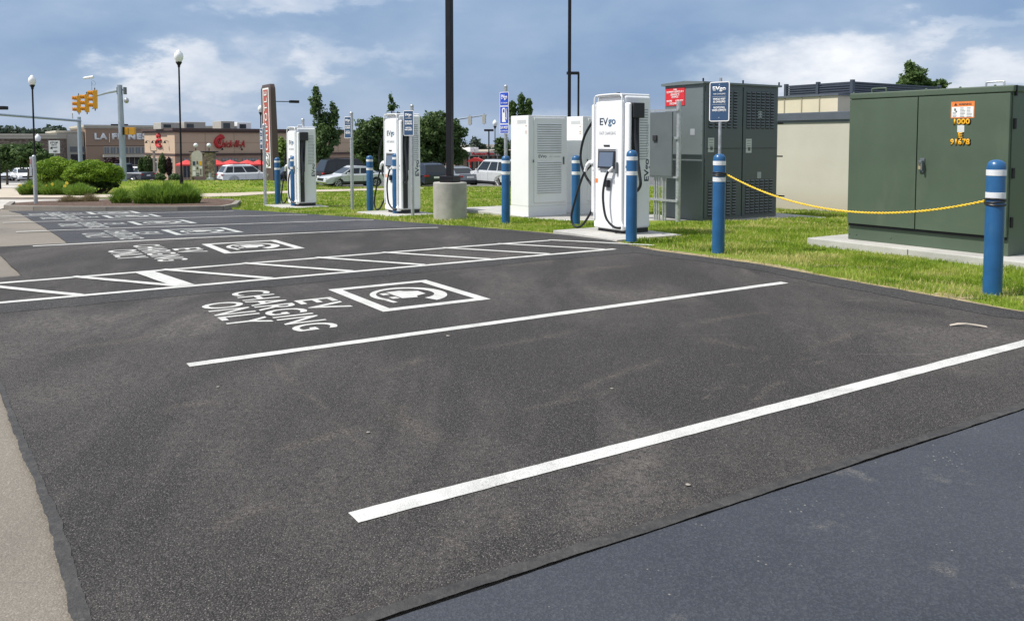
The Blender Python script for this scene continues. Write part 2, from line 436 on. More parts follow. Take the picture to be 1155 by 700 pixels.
# parking lot beyond the lawn and the road on the left
sheet('far_parking_lot', [(-1400, 57.5), (1400, 57.5), (1400, 256), (-1400, 256)], M_LOT, .006)
sheet('cross_road', pxpoly([(-200, 212), (22, 212), (40, 206.5), (-200, 206.5)]), M_PALE, .012)

seamR = 2.38
lot = uvpoly([(-3.0, 2.42), (8.2, 2.36)]) 
edge = [tuple(UV(u, v)[:2]) for u, v in ((.28, 2.40), (8.6, 2.30), (7.72, 3.7), (7.88, 5.3), (8.08, 6.9), (7.95, 8.6), (8.10, 9.5), (8.35, 10.2), (8.15, 12.0), (7.95, 13.25))]
farR = pxpoly([(430, 248.5), (400, 245.5), (345, 241.5), (300, 238.5), (262, 236.5)])
nearbay = edge + [tuple(UV(7.8, 14.05)[:2])] + uvpoly([(-3.2, 14.05), (-3.2, 13.28), (.34, 13.26), (.44, 11.6), (.50, 10.78), (-1.6, 10.70), (-3.5, 8.3), (-.6, 8.3), (.10, 7.2), (.14, 5.6), (.19, 5.0), (.26, 3.7)])
parking_lot = sheet('parking_lot', jag(nearbay, amp=.005, step=.03, seed=3), M_ASP, .018, .016)
farbay = uvpoly([(7.8, 14.065)]) + farR + pxpoly([(120, 238.2), (10, 238.2), (23, 241)]) + uvpoly([(1.25, 14.065)])
parking_bays = sheet('sealed_bays', jag(farbay, amp=.01, step=.1, seed=5), M_ASPF, .012, .012)
# darker strip of newer asphalt along the access aisle and at the lawn edge
sheet('asphalt_patch', jag(uvpoly([(-1.2, 8.98), (-1.2, 8.42), (1.2, 8.50), (3.6, 8.55), (6.2, 8.60), (7.6, 8.52), (7.9, 8.98)]), amp=.03, step=.05, seed=8), M_ASPD, .0203)
lipe = [(8.45, 2.34), (7.72, 3.7), (7.88, 5.3), (8.08, 6.9), (7.95, 8.55), (8.10, 9.5), (8.35, 10.2), (8.15, 12.0), (7.95, 13.2), (7.85, 13.9)]
lip = uvpoly([(u-.02, v) for u, v in lipe] + [(u-.42 if v < 9.2 else u-.36, v) for u, v in reversed(lipe)])
sheet('asphalt_lip', jag(lip, amp=.03, step=.05, seed=9), M_ASPD, .0212)
sheet('blacktop_driveway', jag(uvpoly([(-2.5, 2.37), (-2.5, -9), (14, -9), (14, 2.1), (8.6, 2.27)]), amp=.003, step=.04, seed=11), M_SEAL, .0172, .011)
# smooth tar bands sealing the seams
sheet('tar_seam', jag(uvpoly([(-1.0, 2.435), (-1.0, 2.372), (8.6, 2.272), (8.6, 2.325)]), amp=.004, step=.012, seed=12), pm('tar', (.044, .042, .040), .75, var=.5, scale=14, bumpy=.8, bscale=60, stain=(.13, .125, .12)), .0210)
sheet('tar_seam', jag(uvpoly([(.235, 2.3), (.290, 2.3), (.270, 3.7), (.195, 5.0), (.14, 6.2), (.11, 6.2), (.160, 5.0), (.228, 3.7)]), amp=.005, step=.012, seed=13), MATS['tar'], .0209)

# painted lines
def line(u0, v0, u1, v1, w=.10, mat=None, name='painted_line', off=.0215):
    a = Vector((u0, v0)); b = Vector((u1, v1)); d = (b-a).normalized(); n = Vector((-d.y, d.x))*w/2
    q = [a-n, b-n, b+n, a+n]
    sheet(name, jag(uvpoly([tuple(p) for p in q]), amp=.0035, step=.04, minlen=.05, seed=int(abs(u0*31+v0*17+u1*7))+1), mat or M_LINE, off, parent=parking_lot)
line(1.24, 3.06, 7.0, 3.09, .105)
line(1.20, 5.80, 7.22, 5.83, .10)
line(-3.5, 9.02, 7.55, 9.0, .10, off=.0240)
line(-3.5, 10.22, 7.45, 10.44, .10)
for k in range(-3, 8):
    u = .96+.93*k
    line(u, 10.36+.02*k*.9, u+.86, 9.05, .10, off=.0252)
line(1.67, 10.30, 1.86, 9.04, .20, off=.0268)
line(.78, 13.84, 7.05, 13.72, .10)
line(7.05, 13.72, 7.25, 13.66, .10)
line(.70, 16.75, 6.9, 16.68, .10, M_LINE, off=.018); line(6.9, 16.68, 7.2, 16.45, .10, off=.0185)
line(.60, 19.75, 6.5, 19.5, .10, off=.018); line(6.5, 19.5, 6.75, 19.3, .10, off=.0185)
line(.4, 22.45, 5.8, 22.2, .10, off=.018)
line(-2.2, 19.85, .5, 19.76, .10, M_LINEW, off=.008)

def flat_on_lot(me, off, mat, name):
    """lay lettering made in (x along the row, y into the stall) on the sloping lot"""
    bm = bmesh.new(); bm.from_mesh(me)
    for v in bm.verts:
        p = UV(v.co.y, v.co.x); v.co = (p.x, p.y, g(p.y)+off)
    up = sum(f.normal.z for f in bm.faces); bm.normal_update()
    bmesh.ops.recalc_face_normals(bm, faces=bm.faces[:])
    if sum(f.normal.z*f.calc_area() for f in bm.faces) < 0: bmesh.ops.reverse_faces(bm, faces=bm.faces[:])
    bm.to_mesh(me); bm.free(); me.name = name
    return link(name, me, mat, parking_lot, smooth=False)
def stencil(vc, du=0.0, off=.0215, mat=M_LINE, sc=1.0):
    for s, w, u0, h, dv in (('EV', .56, 2.53, .36, -.02), ('CHARGING', 2.04, 2.13, .36, .0), ('ONLY', 1.08, 1.74, .36, .0)):
        me = textmesh(s, w, h, .013, 0, res=4, spacing=1.12)
        for v in me.vertices:
            x, y = v.co.x, v.co.y
            v.co = (vc+dv-x*sc, u0+du+h/2+y*sc, 0)
        flat_on_lot(me, off, mat, 'stencilled_word')
    # square frame with a round cable and plug
    bm = bmesh.new()
    def q(x0, x1, y0, y1): bm.faces.new([bm.verts.new((vc-x, 3.57+du+y, 0)) for x, y in ((x0, y0), (x1, y0), (x1, y1), (x0, y1))])
    W, Hh, T = .665, .55, .11
    q(-W, W, -Hh, -Hh+T); q(-W, W, Hh-T, Hh); q(-W, -W+T, -Hh+T, Hh-T); q(W-T, W, -Hh+T, Hh-T)
    N = 40
    def P(x, y): return bm.verts.new((vc-x, 3.57+du+y, 0))
    # cable loop, swelling towards its end
    pts = []
    for i in range(N+1):
        a = R(-60 - 285*i/N); r = .345; w = .030 + .055*(i/N)**3
        pts.append((r*1.03*math.cos(a), r*.93*math.sin(a), a, w))
    for (x0, y0, a0, w0), (x1, y1, a1, w1) in zip(pts, pts[1:]):
        bm.faces.new([P(x0+w0*math.cos(a0), y0+w0*math.sin(a0)), P(x1+w1*math.cos(a1), y1+w1*math.sin(a1)), P(x1-w1*math.cos(a1), y1-w1*math.sin(a1)), P(x0-w0*math.cos(a0), y0-w0*math.sin(a0))])
    # small car seen from the front, and the two pins of the plug
    for poly in ([(-.20, -.13), (.17, -.13), (.20, .02), (.12, .05), (.07, .17), (-.10, .17), (-.16, .05), (-.21, .02)], [(-.16, -.22), (-.06, -.22), (-.06, -.15), (-.16, -.15)],
                 [(.06, -.22), (.16, -.22), (.16, -.15), (.06, -.15)], [(.14, -.32), (.34, -.30), (.33, -.25), (.14, -.27)]):
        bm.faces.new([P(*p) for p in poly])
    me = bpy.data.meshes.new('charging_symbol'); bm.to_mesh(me); bm.free()
    flat_on_lot(me, off, mat, 'charging_symbol')
stencil(7.38)
stencil(12.12, -.15)
for i, vc in enumerate((15.2, 18.1, 21.0, 23.0)): stencil(vc, -.15-.12*i, .018, M_LINEW, 1.0)

# lawn, walk, mulch bed, kerbs
lawn_edge = list(reversed(edge[1:])) 
lawn = [tuple(UV(11.0, -3.0)[:2]), tuple(UV(8.9, 0)[:2])] + edge[1:] + [tuple(UV(7.8, 14.05)[:2])] + farR + pxpoly([(268, 229), (262, 224.2)])
lawn += pxpoly([(236, 224.2), (150, 224.2), (100, 224.2), (60, 212.5), (130, 207.0)]) + [(-38, 62), (-20, 62), (-10, 57.2), (60, 57.2), (60, -3)]
LAWNP = lawn
sheet('lawn', lawn, M_LAWN, .010, xcut=True)
STRAW = pm('straw_soil', (.33, .265, .15), .95, var=.45, scale=7, bumpy=.8, bscale=60)
se = [(u, v) for u, v in lipe[:-1]]; sheet('bare_soil', jag(uvpoly([(u-.03, v) for u, v in se]+[(u+.13+.07*math.sin(v*3.1), v) for u, v in reversed(se)]), amp=.035, step=.04, seed=21), STRAW, .0135)
for i, (px, py, rx, ry) in enumerate(((1052, 310, .26, .10), (985, 303, .30, .09), (930, 300, .20, .08), (870, 272, .22, .12), (790, 290, .16, .14), (1075, 335, .3, .08), (610, 254, .35, .14))):
    c_ = at(px, py); sheet('bare_soil', [(c_.x+rx*(1+.35*math.sin(a*3+i))*math.cos(a), c_.y+ry*(1+.3*math.cos(a*4+i))*math.sin(a)*1.8) for a in [k*math.pi/14 for k in range(28)]], STRAW, .0125+.0004*i)
walk = pxpoly([(22, 221.6), (100, 220.6), (200, 220.0), (250, 219), (300, 217.2), (360, 214.8), (430, 213.3), (478, 212.7), (478, 213.6), (430, 215.2), (360, 217.2), (300, 219.8), (268, 222.3), (225, 223.4), (100, 223.8), (22, 224.2)])
sheet('sidewalk', walk, M_WALK, .05, .10, xcut=True)
sheet('sidewalk', pxpoly([(-160, 213), (16, 213), (24, 221), (22, 224), (-160, 225)]), M_WALK, .045, .12)
sheet('kerb_gutter', pxpoly([(100, 225.8), (228, 225.6), (258, 226.6), (262, 228.2), (100, 228.4)]), M_PALE, .03, .03)
sheet('pavement', pxpoly([(-160, 225.6), (100, 225.6), (60, 229), (18, 231.5), (0, 236.4), (-160, 236.8)]), M_PALE, .014)
sheet('far_kerb', [(-9, 56.7), (60, 56.7), (60, 57.1), (-9, 57.1)], M_PALE, .12, .12)
bed = pxpoly([(10, 236), (60, 235.6), (120, 236.0), (200, 236.0), (255, 235.0), (264, 233), (268, 229), (240, 226.5), (150, 226.5), (108, 228.2), (50, 229.5), (14, 232)])
sheet('mulch_bed', bed, M_MULCH, .085)
sheet('mulch_bed', pxpoly([(24, 222.2), (28, 213), (60, 210), (150, 209), (172, 214), (150, 219), (100, 220.3)]), M_MULCH, .02)
kb = MB()
path = [at(x, y) for x, y in ((14, 231.6), (8, 236.4), (40, 237.6), (80, 238), (120, 238.2), (200, 238.0), (250, 237.4), (264, 234.6), (269, 230))]
for i in range(len(path)-1):
    a, b = path[i], path[i+1]; d = (b-a).normalized(); n = Vector((-d.y, d.x, 0))*.075
    if i+2 < len(path): b = b + d*.03
    lo = [a-n, b-n, b+n, a+n]; vs = [kb.bm.verts.new(p+Vector((0, 0, dz))) for dz in (-.02, .125) for p in lo]
    for f in ((4, 5, 6, 7), (0, 1, 5, 4), (1, 2, 6, 5), (2, 3, 7, 6), (3, 0, 4, 7)): kb.bm.faces.new([vs[k] for k in f])
o = kb.build('kerb', M_CURB, smooth=False); o['kind'] = 'structure'

def scuffs():
    m, t, b = newmat('scuff_dust'); co = objco(t); n = t.noise(co, 60, 5, .75); n2 = t.noise(co, 7, 4, .6)
    b.inputs['Base Color'].default_value = (.24, .21, .18, 1); b.inputs['Roughness'].default_value = .95
    uvn = t.n.new('ShaderNodeAttribute'); uvn.attribute_name = 'fade'
    al = t.m('MULTIPLY', t.m('MULTIPLY', t.ramp(n, [(.47, 0.0), (.60, 1.0)]), t.ramp(n2, [(.35, .25), (.6, 1.0)])), t.m('MULTIPLY', uvn.outputs['Fac'], .55))
    tr = t.n.new('ShaderNodeBsdfTransparent'); mx = t.n.new('ShaderNodeMixShader'); t.lk(al, mx.inputs[0]); t.lk(tr.outputs[0], mx.inputs[1]); t.lk(b.outputs[0], mx.inputs[2]); t.lk(mx.outputs[0], t.n['Material Output'].inputs['Surface'])
    bm = bmesh.new(); fl = bm.verts.layers.float.new('fade'); r_ = random.Random(12)
    marks = [((497, 607), (535, 640), .03), ((735, 548), (785, 577), .03), ((620, 455), (770, 402), .07), ((585, 470), (700, 440), .05), ((330, 440), (372, 470), .04), ((372, 478), (420, 512), .03), ((520, 400), (660, 372), .09), ((770, 372), (870, 352), .10), ((560, 300), (640, 294), .22), ((640, 312), (720, 300), .20),
             ((180, 470), (250, 455), .10), ((300, 510), (420, 490), .08), ((460, 455), (480, 515), .14), ((790, 380), (860, 400), .12), ((905, 395), (985, 372), .07), ((640, 560), (760, 520), .07), ((560, 575), (590, 610), .06), ((230, 600), (330, 575), .08), ((845, 460), (890, 430), .05), ((420, 250+170), (500, 405), .10), ((70, 400), (170, 380), .12), ((300, 350+60), (345, 440), .05)]
    for k in range(16):
        x, y = r_.uniform(780, 1100), r_.uniform(375, 470)
        if y > 600-x*.13: continue
        marks.append(((x, y), (x+r_.uniform(10, 26), y-r_.uniform(1, 6)), r_.uniform(.02, .045)))
    for (a, b_, w) in marks:
        A_, B_ = at(*a), at(*b_); n_ = 9; d = (B_-A_); nn = Vector((-d.y, d.x, 0)).normalized(); prev = None; off = .0193+r_.uniform(0, .0006); ph = r_.uniform(0, 6)
        for i in range(n_+1):
            s = i/n_; p = A_+d*s+nn*w*.5*math.sin(s*4+ph); row = []
            for k in (-1, 0, 1):
                q = p+nn*w*k; v = bm.verts.new((q.x, q.y, g(q.y)+off)); v[fl] = (1-abs(k))*math.sin(math.pi*s)**.6; row.append(v)
            if prev:
                for k in (0, 1): bm.faces.new((prev[k], prev[k+1], row[k+1], row[k]))
            prev = row
    bmesh.ops.recalc_face_normals(bm, faces=bm.faces[:])
    me = bpy.data.meshes.new('dust_scuffs'); bm.to_mesh(me); bm.free(); link('dust_scuffs', me, m, parking_lot, smooth=False)
scuffs()
# pieces of litter and small stones on the asphalt
for i, (px, py, s) in enumerate(((505, 382, .018), (246, 440, .012), (690, 442, .012), (415, 492, .012), (1092, 371, .02), (776, 552, .016))):
    p = at(px, py); b = MB(); q = bmesh.ops.create_icosphere(b.bm, subdivisions=1, radius=s)
    for v in q['verts']: v.co = Vector((v.co.x*random.uniform(.7, 1.3), v.co.y*random.uniform(.7, 1.3), abs(v.co.z)*.6))
    if py == 371: continue
    o = b.build('pebble', pm('pebble_stone', (.30, .27, .23), .9, var=.3), smooth=False); o.location = (p.x, p.y, p.z+.02)
    tag(o, ['pale pebble on the asphalt left of the middle line, far from the grass', 'small stone on the asphalt near the left seam below the middle line', 'pale stone above the nearest white line at its middle', 'tiny pebble left of the nearest line, halfway to the left seam', '', 'small tan stone between the nearest white line and the sealed driveway'][i], 'pebble', 'small stones lying on the asphalt')
p = at(1092, 371); b = MB()
pts = [(-.17, .0, .0), (-.09, .018, .012), (-.02, .006, .018), (.07, .012, .01), (.17, -.004, .0)]
for k in range(4):
    (x0, y0, z0), (x1, y1, z1) = pts[k], pts[k+1]; w0 = .012+.008*math.sin(k*2.1); w1 = .012+.008*math.sin((k+1)*2.1)
    b.poly([(x0, y0-w0, z0), (x1, y1-w1, z1), (x1, y1+w1, z1+.006), (x0, y0+w0, z0+.006)])
r = bmesh.ops.extrude_face_region(b.bm, geom=b.bm.faces[:]); bmesh.ops.translate(b.bm, vec=(0, 0, .003), verts=[e for e in r['geom'] if isinstance(e, bmesh.types.BMVert)])
o = b.build('litter_scrap', pm('paper_scrap', (.42, .37, .31), .9)); o.location = (p.x, p.y, p.z+.021); o.rotation_euler = (0, 0, R(-12)); o.scale = (.8, .8, 1); tag(o, 'thin pale scrap of litter lying on the asphalt close to the grass at right', 'litter')

# ------------------------------------------------------------------ grass blades
def inpoly(x, y, poly):
    c = np.zeros(len(x), bool); n = len(poly)
    for i in range(n):
        x0, y0 = poly[i]; x1, y1 = poly[(i+1) % n]
        if y0 == y1: continue
        k = ((y0 > y) != (y1 > y)) & (x < (x1-x0)*(y-y0)/(y1-y0)+x0); c ^= k
    return c
def vnoise(x, y, s, seed):
    r2 = np.random.default_rng(seed); T = r2.random((64, 64)); x = x*s; y = y*s
    xi = np.floor(x).astype(int); yi = np.floor(y).astype(int); fx = x-xi; fy = y-yi; fx = fx*fx*(3-2*fx); fy = fy*fy*(3-2*fy)
    a = T[xi % 64, yi % 64]; b = T[(xi+1) % 64, yi % 64]; c = T[xi % 64, (yi+1) % 64]; d = T[(xi+1) % 64, (yi+1) % 64]
    return (a*(1-fx)+b*fx)*(1-fy)+(c*(1-fx)+d*fx)*fy
gv = np.vectorize(gz)
def blademesh(name, bx, by, bz, h, w, lean, tone, mat, parent=None, ang=None):
    n = len(bx); a = rng.random(n)*2*np.pi if ang is None else ang; la = rng.random(n)*2*np.pi
    dx, dy = np.cos(a)*w/2, np.sin(a)*w/2; lx, ly = np.cos(la)*lean*h, np.sin(la)*lean*h
    co = np.zeros((n, 5, 3), np.float32)
    co[:, 0] = np.stack([bx-dx, by-dy, bz], 1); co[:, 1] = np.stack([bx+dx, by+dy, bz], 1)
    co[:, 2] = np.stack([bx+dx*.8+lx*.35, by+dy*.8+ly*.35, bz+h*.6], 1); co[:, 3] = np.stack([bx-dx*.8+lx*.35, by-dy*.8+ly*.35, bz+h*.6], 1)
    co[:, 4] = np.stack([bx+lx, by+ly, bz+h*np.sqrt(np.clip(1-lean**2*.5, .1, 1))], 1)
    base = (np.arange(n)*5)[:, None]
    loops = np.concatenate([base+np.array([[0, 1, 2, 3]]), base+np.array([[3, 2, 4]])], 1).ravel()
    me = bpy.data.meshes.new(name); me.vertices.add(n*5); me.vertices.foreach_set('co', co.ravel())
    me.loops.add(n*7); me.loops.foreach_set('vertex_index', loops.astype(np.int32)); me.polygons.add(n*2)
    st = (np.arange(n)*7)[:, None]+np.array([[0, 4]]); me.polygons.foreach_set('loop_start', st.ravel().astype(np.int32))
    at_ = me.attributes.new('tone', 'FLOAT', 'FACE'); at_.data.foreach_set('value', np.repeat(tone, 2).astype(np.float32))
    me.update(calc_edges=True); me.validate()
    return link(name, me, mat, parent, smooth=False)
PADS = []                      # (u0,u1,v0,v1) kept free of grass
def keepfree(p0, x0, x1, y0, y1):
    """rectangle in a thing's own frame (x along the row towards the camera, y away from the stalls)"""
    u, v = toUV(p0); PADS.append((u+y0, u+y1, v-x1, v-x0))
def grow_grass():
    X = []; Y = []; Z = []; Hh = []; Wd = []; T = []; Ln = []
    dist_edge = np.array([p for p in jag(edge[1:], step=.1, amp=0)], float)
    for (x0, x1, y0, y1, dens, h, w) in ((-1, 10.5, 4.5, 11, 4200, .050, .0060), (-1.5, 9.5, 11, 16, 2100, .052, .009), (-9, 9, 16, 24, 800, .055, .016), (-13, 8, 24, 36, 260, .055, .03), (-28, 12, 36, 57, 70, .055, .06)):
        n = int((x1-x0)*(y1-y0)*dens); x = rng.uniform(x0, x1, n); y = rng.uniform(y0, y1, n)
        k = inpoly(x, y, LAWNP) & (np.abs(x/y) < .95); u = x*math.sin(A)+y*math.cos(A); v = -x*math.cos(A)+y*math.sin(A)
        for (u0, u1, v0, v1) in PADS: k &= ~((u > u0) & (u < u1) & (v > v0) & (v < v1))
        if y0 >= 24:
            k &= ~inpoly(x, y, walk) & ~inpoly(x, y, bed)
        x = x[k]; y = y[k]; u = u[k]; v = v[k]
        thin = vnoise(u, v, 1.1, 3)*.6+vnoise(u, v, 4.5, 4)*.4
        if y0 < 20:
            d = np.full(len(x), 9.0)
            for s in range(0, len(dist_edge), 1): d = np.minimum(d, np.hypot(x-dist_edge[s, 0], y-dist_edge[s, 1]))
        else: d = np.full(len(x), 2.0)
        keep = rng.random(len(x)) < np.clip(-.05+1.9*thin+(np.clip(d/.30, 0, 1)-1)*1.1, .03, 1); x, y, u, v, thin, d = x[keep], y[keep], u[keep], v[keep], thin[keep], d[keep]
        n = len(x); tall = .55+.9*vnoise(u, v, 2.2, 9)
        X.append(x); Y.append(y); Z.append(gv(x, y)+.008); Hh.append(h*tall*rng.uniform(.6, 1.35, n)); Wd.append(w*rng.uniform(.6, 1.3, n))
        Ln.append(rng.uniform(.1, .9, n))
        straw = rng.random(n) < np.clip(.10+2.4*(vnoise(u, v, 1.3, 12)-.56)*(vnoise(u, v, 6, 5)+.2)+.45*np.clip(1-d/.22, 0, 1), .03, .8)
        t = np.clip(.40+.55*(vnoise(u, v, 1.9, 7)-.5)+.25*(vnoise(u, v, 7, 8)-.5)+rng.normal(0, .14, n), 0, .70); T.append(np.where(straw, rng.uniform(.8, 1, n), t))
    c = np.concatenate
    o = blademesh('grass', c(X), c(Y), c(Z), c(Hh), c(Wd), c(Ln), c(T), M_GRASS); o['kind'] = 'stuff'
    print('blades', len(c(X)))
# ================================================================== BOLLARDS, SIGN POSTS
def bollard(name, label, p, h=1.34, r=.083, group='blue bollards with white bands in front of the chargers'):
    t = thing(name, label, 'bollard', p, 0, group); b = MB()
    b.lathe([(r, -.02), (r, h-.075), (r*.97, h-.055), (r*.86, h-.03), (r*.62, h-.011), (r*.3, h-.002), (.001, h)], n=28); b.build('post', BLUE, t, ang=50)
    for z0, z1 in ((h-.155, h-.098), (h-.375, h-.315)):
        b = MB(); b.lathe([(r+.0004, z0), (r+.0025, z0+.001), (r+.0025, z1-.001), (r+.0004, z1)], n=28); b.build('band', BAND, t)
    return t
def signplate(parent, w, h, zc, y=-.05, mat=None, border=WPRINT, rad=.03, name='sign_panel', bw=.014, off=0.0):
    def rr(w, h, r):
        o = []
        for cx, cy, a0 in ((w/2-r, h/2-r, 0), (-w/2+r, h/2-r, 90), (-w/2+r, -h/2+r, 180), (w/2-r, -h/2+r, 270)):
            for k in range(5): o.append((off+cx+r*math.cos(R(a0+22.5*k)), zc+cy+r*math.sin(R(a0+22.5*k))))
        return o
    b = MB(); b.prism(rr(w, h, rad), 'y', y, y+.004); s = b.build(name, border, parent, smooth=False)
    b = MB(); b.prism(rr(w-2*bw, h-2*bw, max(.004, rad-bw)), 'y', y-.0015, y-.0002); b.build('sign_field', mat, s, smooth=False)
    return s
DKNAVY = pm('sign_navy', (.03, .075, .16), .45)
def charger_sign(parent, w, h, zc, y, detail=True, off=0.0):
    s = signplate(parent, w, h, zc, y, DKNAVY, off=off); k = h/.61
    f = lambda t, ww, hh, z, b=.02: text(t, ww, hh, WPRINT, s, 'front', (off, y-.0025, zc+z*k), bold=b, ext=.001)
    f('EVgo', w*.66, .085*k, .19, .045); f('FAST CHARGING', w*.60, .022*k, .115)
    if detail:
        for z in (.075, -.045):
            b = MB(); b.bx(off-w*.34, off+w*.34, y-.0035, y-.0022, zc+z*k-.003, zc+z*k+.003); b.build('rule', LGREY, s, smooth=False)
        f('VEHICLE MUST\nBE CHARGING', w*.62, .075*k, .015, .04); f('VACATE STALL\nWHEN COMPLETE', w*.70, .075*k, -.115, .04)
    else:
        f('VEHICLE MUST\nBE CHARGING', w*.72, .10*k, .01, .05); f('VACATE STALL\nWHEN COMPLETE', w*.72, .09*k, -.14, .05)
    return s
# right-hand pair with the rope
pB1 = at(1119, 334); pB2 = at(810, 286)
b1 = bollard('bollard', 'largest blue bollard at right, holding the rope end before the green cabinet', pB1, 1.33, .085)
b2 = bollard('bollard', 'blue bollard carrying the navy charger sign, with the yellow rope tied to it', pB2, 1.35)
for b_, h_ in ((b1, 1.33), (b2, 1.35)):
    for zz in (.0, .022, .045):
        m = MB(); zc = h_-.43+zz if b_ is b1 else h_-.285+zz*.6; n = 24
        m.tube([((.088)*math.cos(k*2*math.pi/n), .088*math.sin(k*2*math.pi/n), zc+.008*math.sin(k*2*math.pi/n+zz*90)) for k in range(n+1)], .010, 6)
        m.build('rope_wrap', CABLE, b_)
m = MB(); m.cyl(0, 0, 1.345, 2.36, .021, n=12); m.build('sign_pole', GALV, b2)
s2 = thing('parking_sign', 'navy rounded charger sign with white border on the pole of the roped bollard', 'sign', pB2, ROT+R(14)); charger_sign(s2, .30, .53, 2.045, -.028)
for z in (1.83, 2.27): m = MB(); m.tube([(0, -.034, z), (0, -.022, z)], .008, 8); m.build('bolt', GALV, s2)
# bollards on and beside the charger pads
b3 = bollard('bollard', 'blue bollard standing right before the nearest charger, with the cable looping behind it', at(712, 270.5, .06), 1.34)
b4 = bollard('bollard', 'blue bollard left of the nearest charger on its concrete pad', at(649.5, 251.0, .06), 1.30)
p5 = at(570.5, 253); b5 = bollard('bollard', 'blue bollard in the grass left of the white power cabinets, a blue sign above it', p5, 1.36, .084)
m = MB(); m.cyl(0, 0, 1.355, 2.70, .035, n=14).sphere((0, 0, 2.71), .036); m.build('sign_pole', GALV, b5)
s5 = thing('parking_sign', 'tall bright blue station sign with white fuel pump symbol beside the white cabinets', 'sign', p5, ROT+R(16)); y5 = -.045
for (z0, z1) in ((2.33, 2.60), (1.98, 2.325), (1.79, 1.975)): signplate(s5, .235, z1-z0, (z0+z1)/2, y5, SIGBLUE, rad=.012, bw=.011)
text('EVgo', .16, .11, WPRINT, s5, 'front', (0, y5-.003, 2.49), bold=.03, ext=.001); text('FAST CHARGING', .17, .028, WPRINT, s5, 'front', (0, y5-.003, 2.385), bold=.02, ext=.001)
m = MB(); m.prism([(-.055, 2.015), (.045, 2.015), (.045, 2.04), (.03, 2.04), (.03, 2.27), (.01, 2.29), (-.04, 2.29), (-.055, 2.27)], 'y', y5-.004, y5-.002)
m.tube([(.035, y5-.003, 2.10), (.07, y5-.003, 2.06), (.075, y5-.003, 2.16), (.06, y5-.003, 2.25), (.075, y5-.003, 2.27)], .010, 6); m.build('pump_symbol', WPRINT, s5)
m = MB(); m.bx(-.030, .010, y5-.0055, y5-.0042, 2.20, 2.265); m.build('pump_window', SIGBLUE, s5, smooth=False)
text('CAR MUST', .20, .058, WPRINT, s5, 'front', (0, y5-.003, 1.905), bold=.03, ext=.001); text('BE CHARGING', .19, .026, WPRINT, s5, 'front', (0, y5-.003, 1.838), bold=.02, ext=.001)
bollard('bollard', 'blue bollard before the front of the middle charger', at(447, 240.3, .06), 1.42, .085)
bollard('bollard', 'blue bollard left of the middle charger, beside the bare grass', at(417.5, 237.2, .05), 1.40, .085)
bollard('bollard', 'blue bollard before the front of the farthest charger', at(331.5, 232, .06), 1.43, .085)
bollard('bollard', 'blue bollard left of the farthest charger, next to the brown pylon', at(313.5, 230.2, .05), 1.42, .085)

def signpost(label, px, py, topy, w, h, ztop_off, slab, r=.04, detail=False, rz=R(10), off=0.0):
    p = at(px, py); zt = atY(px, topy, p.y).z - p.z
    t = thing('sign_post', label+', a galvanised post', 'sign post', p, 0, 'galvanised sign posts along the lawn edge')
    m = MB(); m.cyl(0, 0, -.05, zt-.03, r, n=14).sphere((0, 0, zt-.035), r*1.1); m.build('post', GALV, t)
    s = thing('parking_sign', slab, 'sign', p, ROT+rz, 'narrow charger signs on galvanised posts'); charger_sign(s, w, h, zt-ztop_off-h/2, -r-.012, detail, off)
    return t
signpost('post standing beside the middle charger', 465.5, 246, 118, .29, .56, .13, 'navy charger sign before the right side of the middle charger', .038, rz=R(24), off=-.06)
signpost('post standing alone in the grass between the two far chargers', 397.5, 237.5, 126.5, .26, .57, .12, 'narrow charger sign above the silver coupe', .045, rz=R(22), off=-.08)
signpost('post standing before the farthest charger', 343, 234, 134, .27, .62, .18, 'narrow charger sign before the top of the farthest charger', .045, rz=R(12), off=-.06)
signpost('post standing before the foot of the brown pylon', 299.3, 233.6, 140, .22, .60, .12, 'narrow charger sign seen before the brown pylon', .045, rz=R(4), off=-.07)
# the rope
a0 = Vector((pB2.x+.085, pB2.y-.02, pB2.z)); a1 = Vector((pB1.x-.09, pB1.y+.02, pB1.z)); z0 = 1.065; z1 = .925
N = 420; L = [[], []]
for i in range(N+1):
    t = i/N; x = a0.x+(a1.x-a0.x)*t; y = a0.y+(a1.y-a0.y)*t; z = z0+(z1-z0)*t-4*.285*t*(1-t); ph = i*.62; d = (a1-a0).normalized(); sd = Vector((-d.y, d.x, 0))
    for k in (0, 1):
        q = ph+k*math.pi; L[k].append(Vector((x, y, z))+sd*math.cos(q)*.0066+Vector((0, 0, 1))*math.sin(q)*.0066)
rp = thing('rope', 'twisted yellow rope sagging between two blue bollards before the green cabinet', 'rope', (0, 0, 0))
for k in (0, 1): m = MB(); m.tube(L[k], .0068, 6); m.build('strand', YROPE, rp)

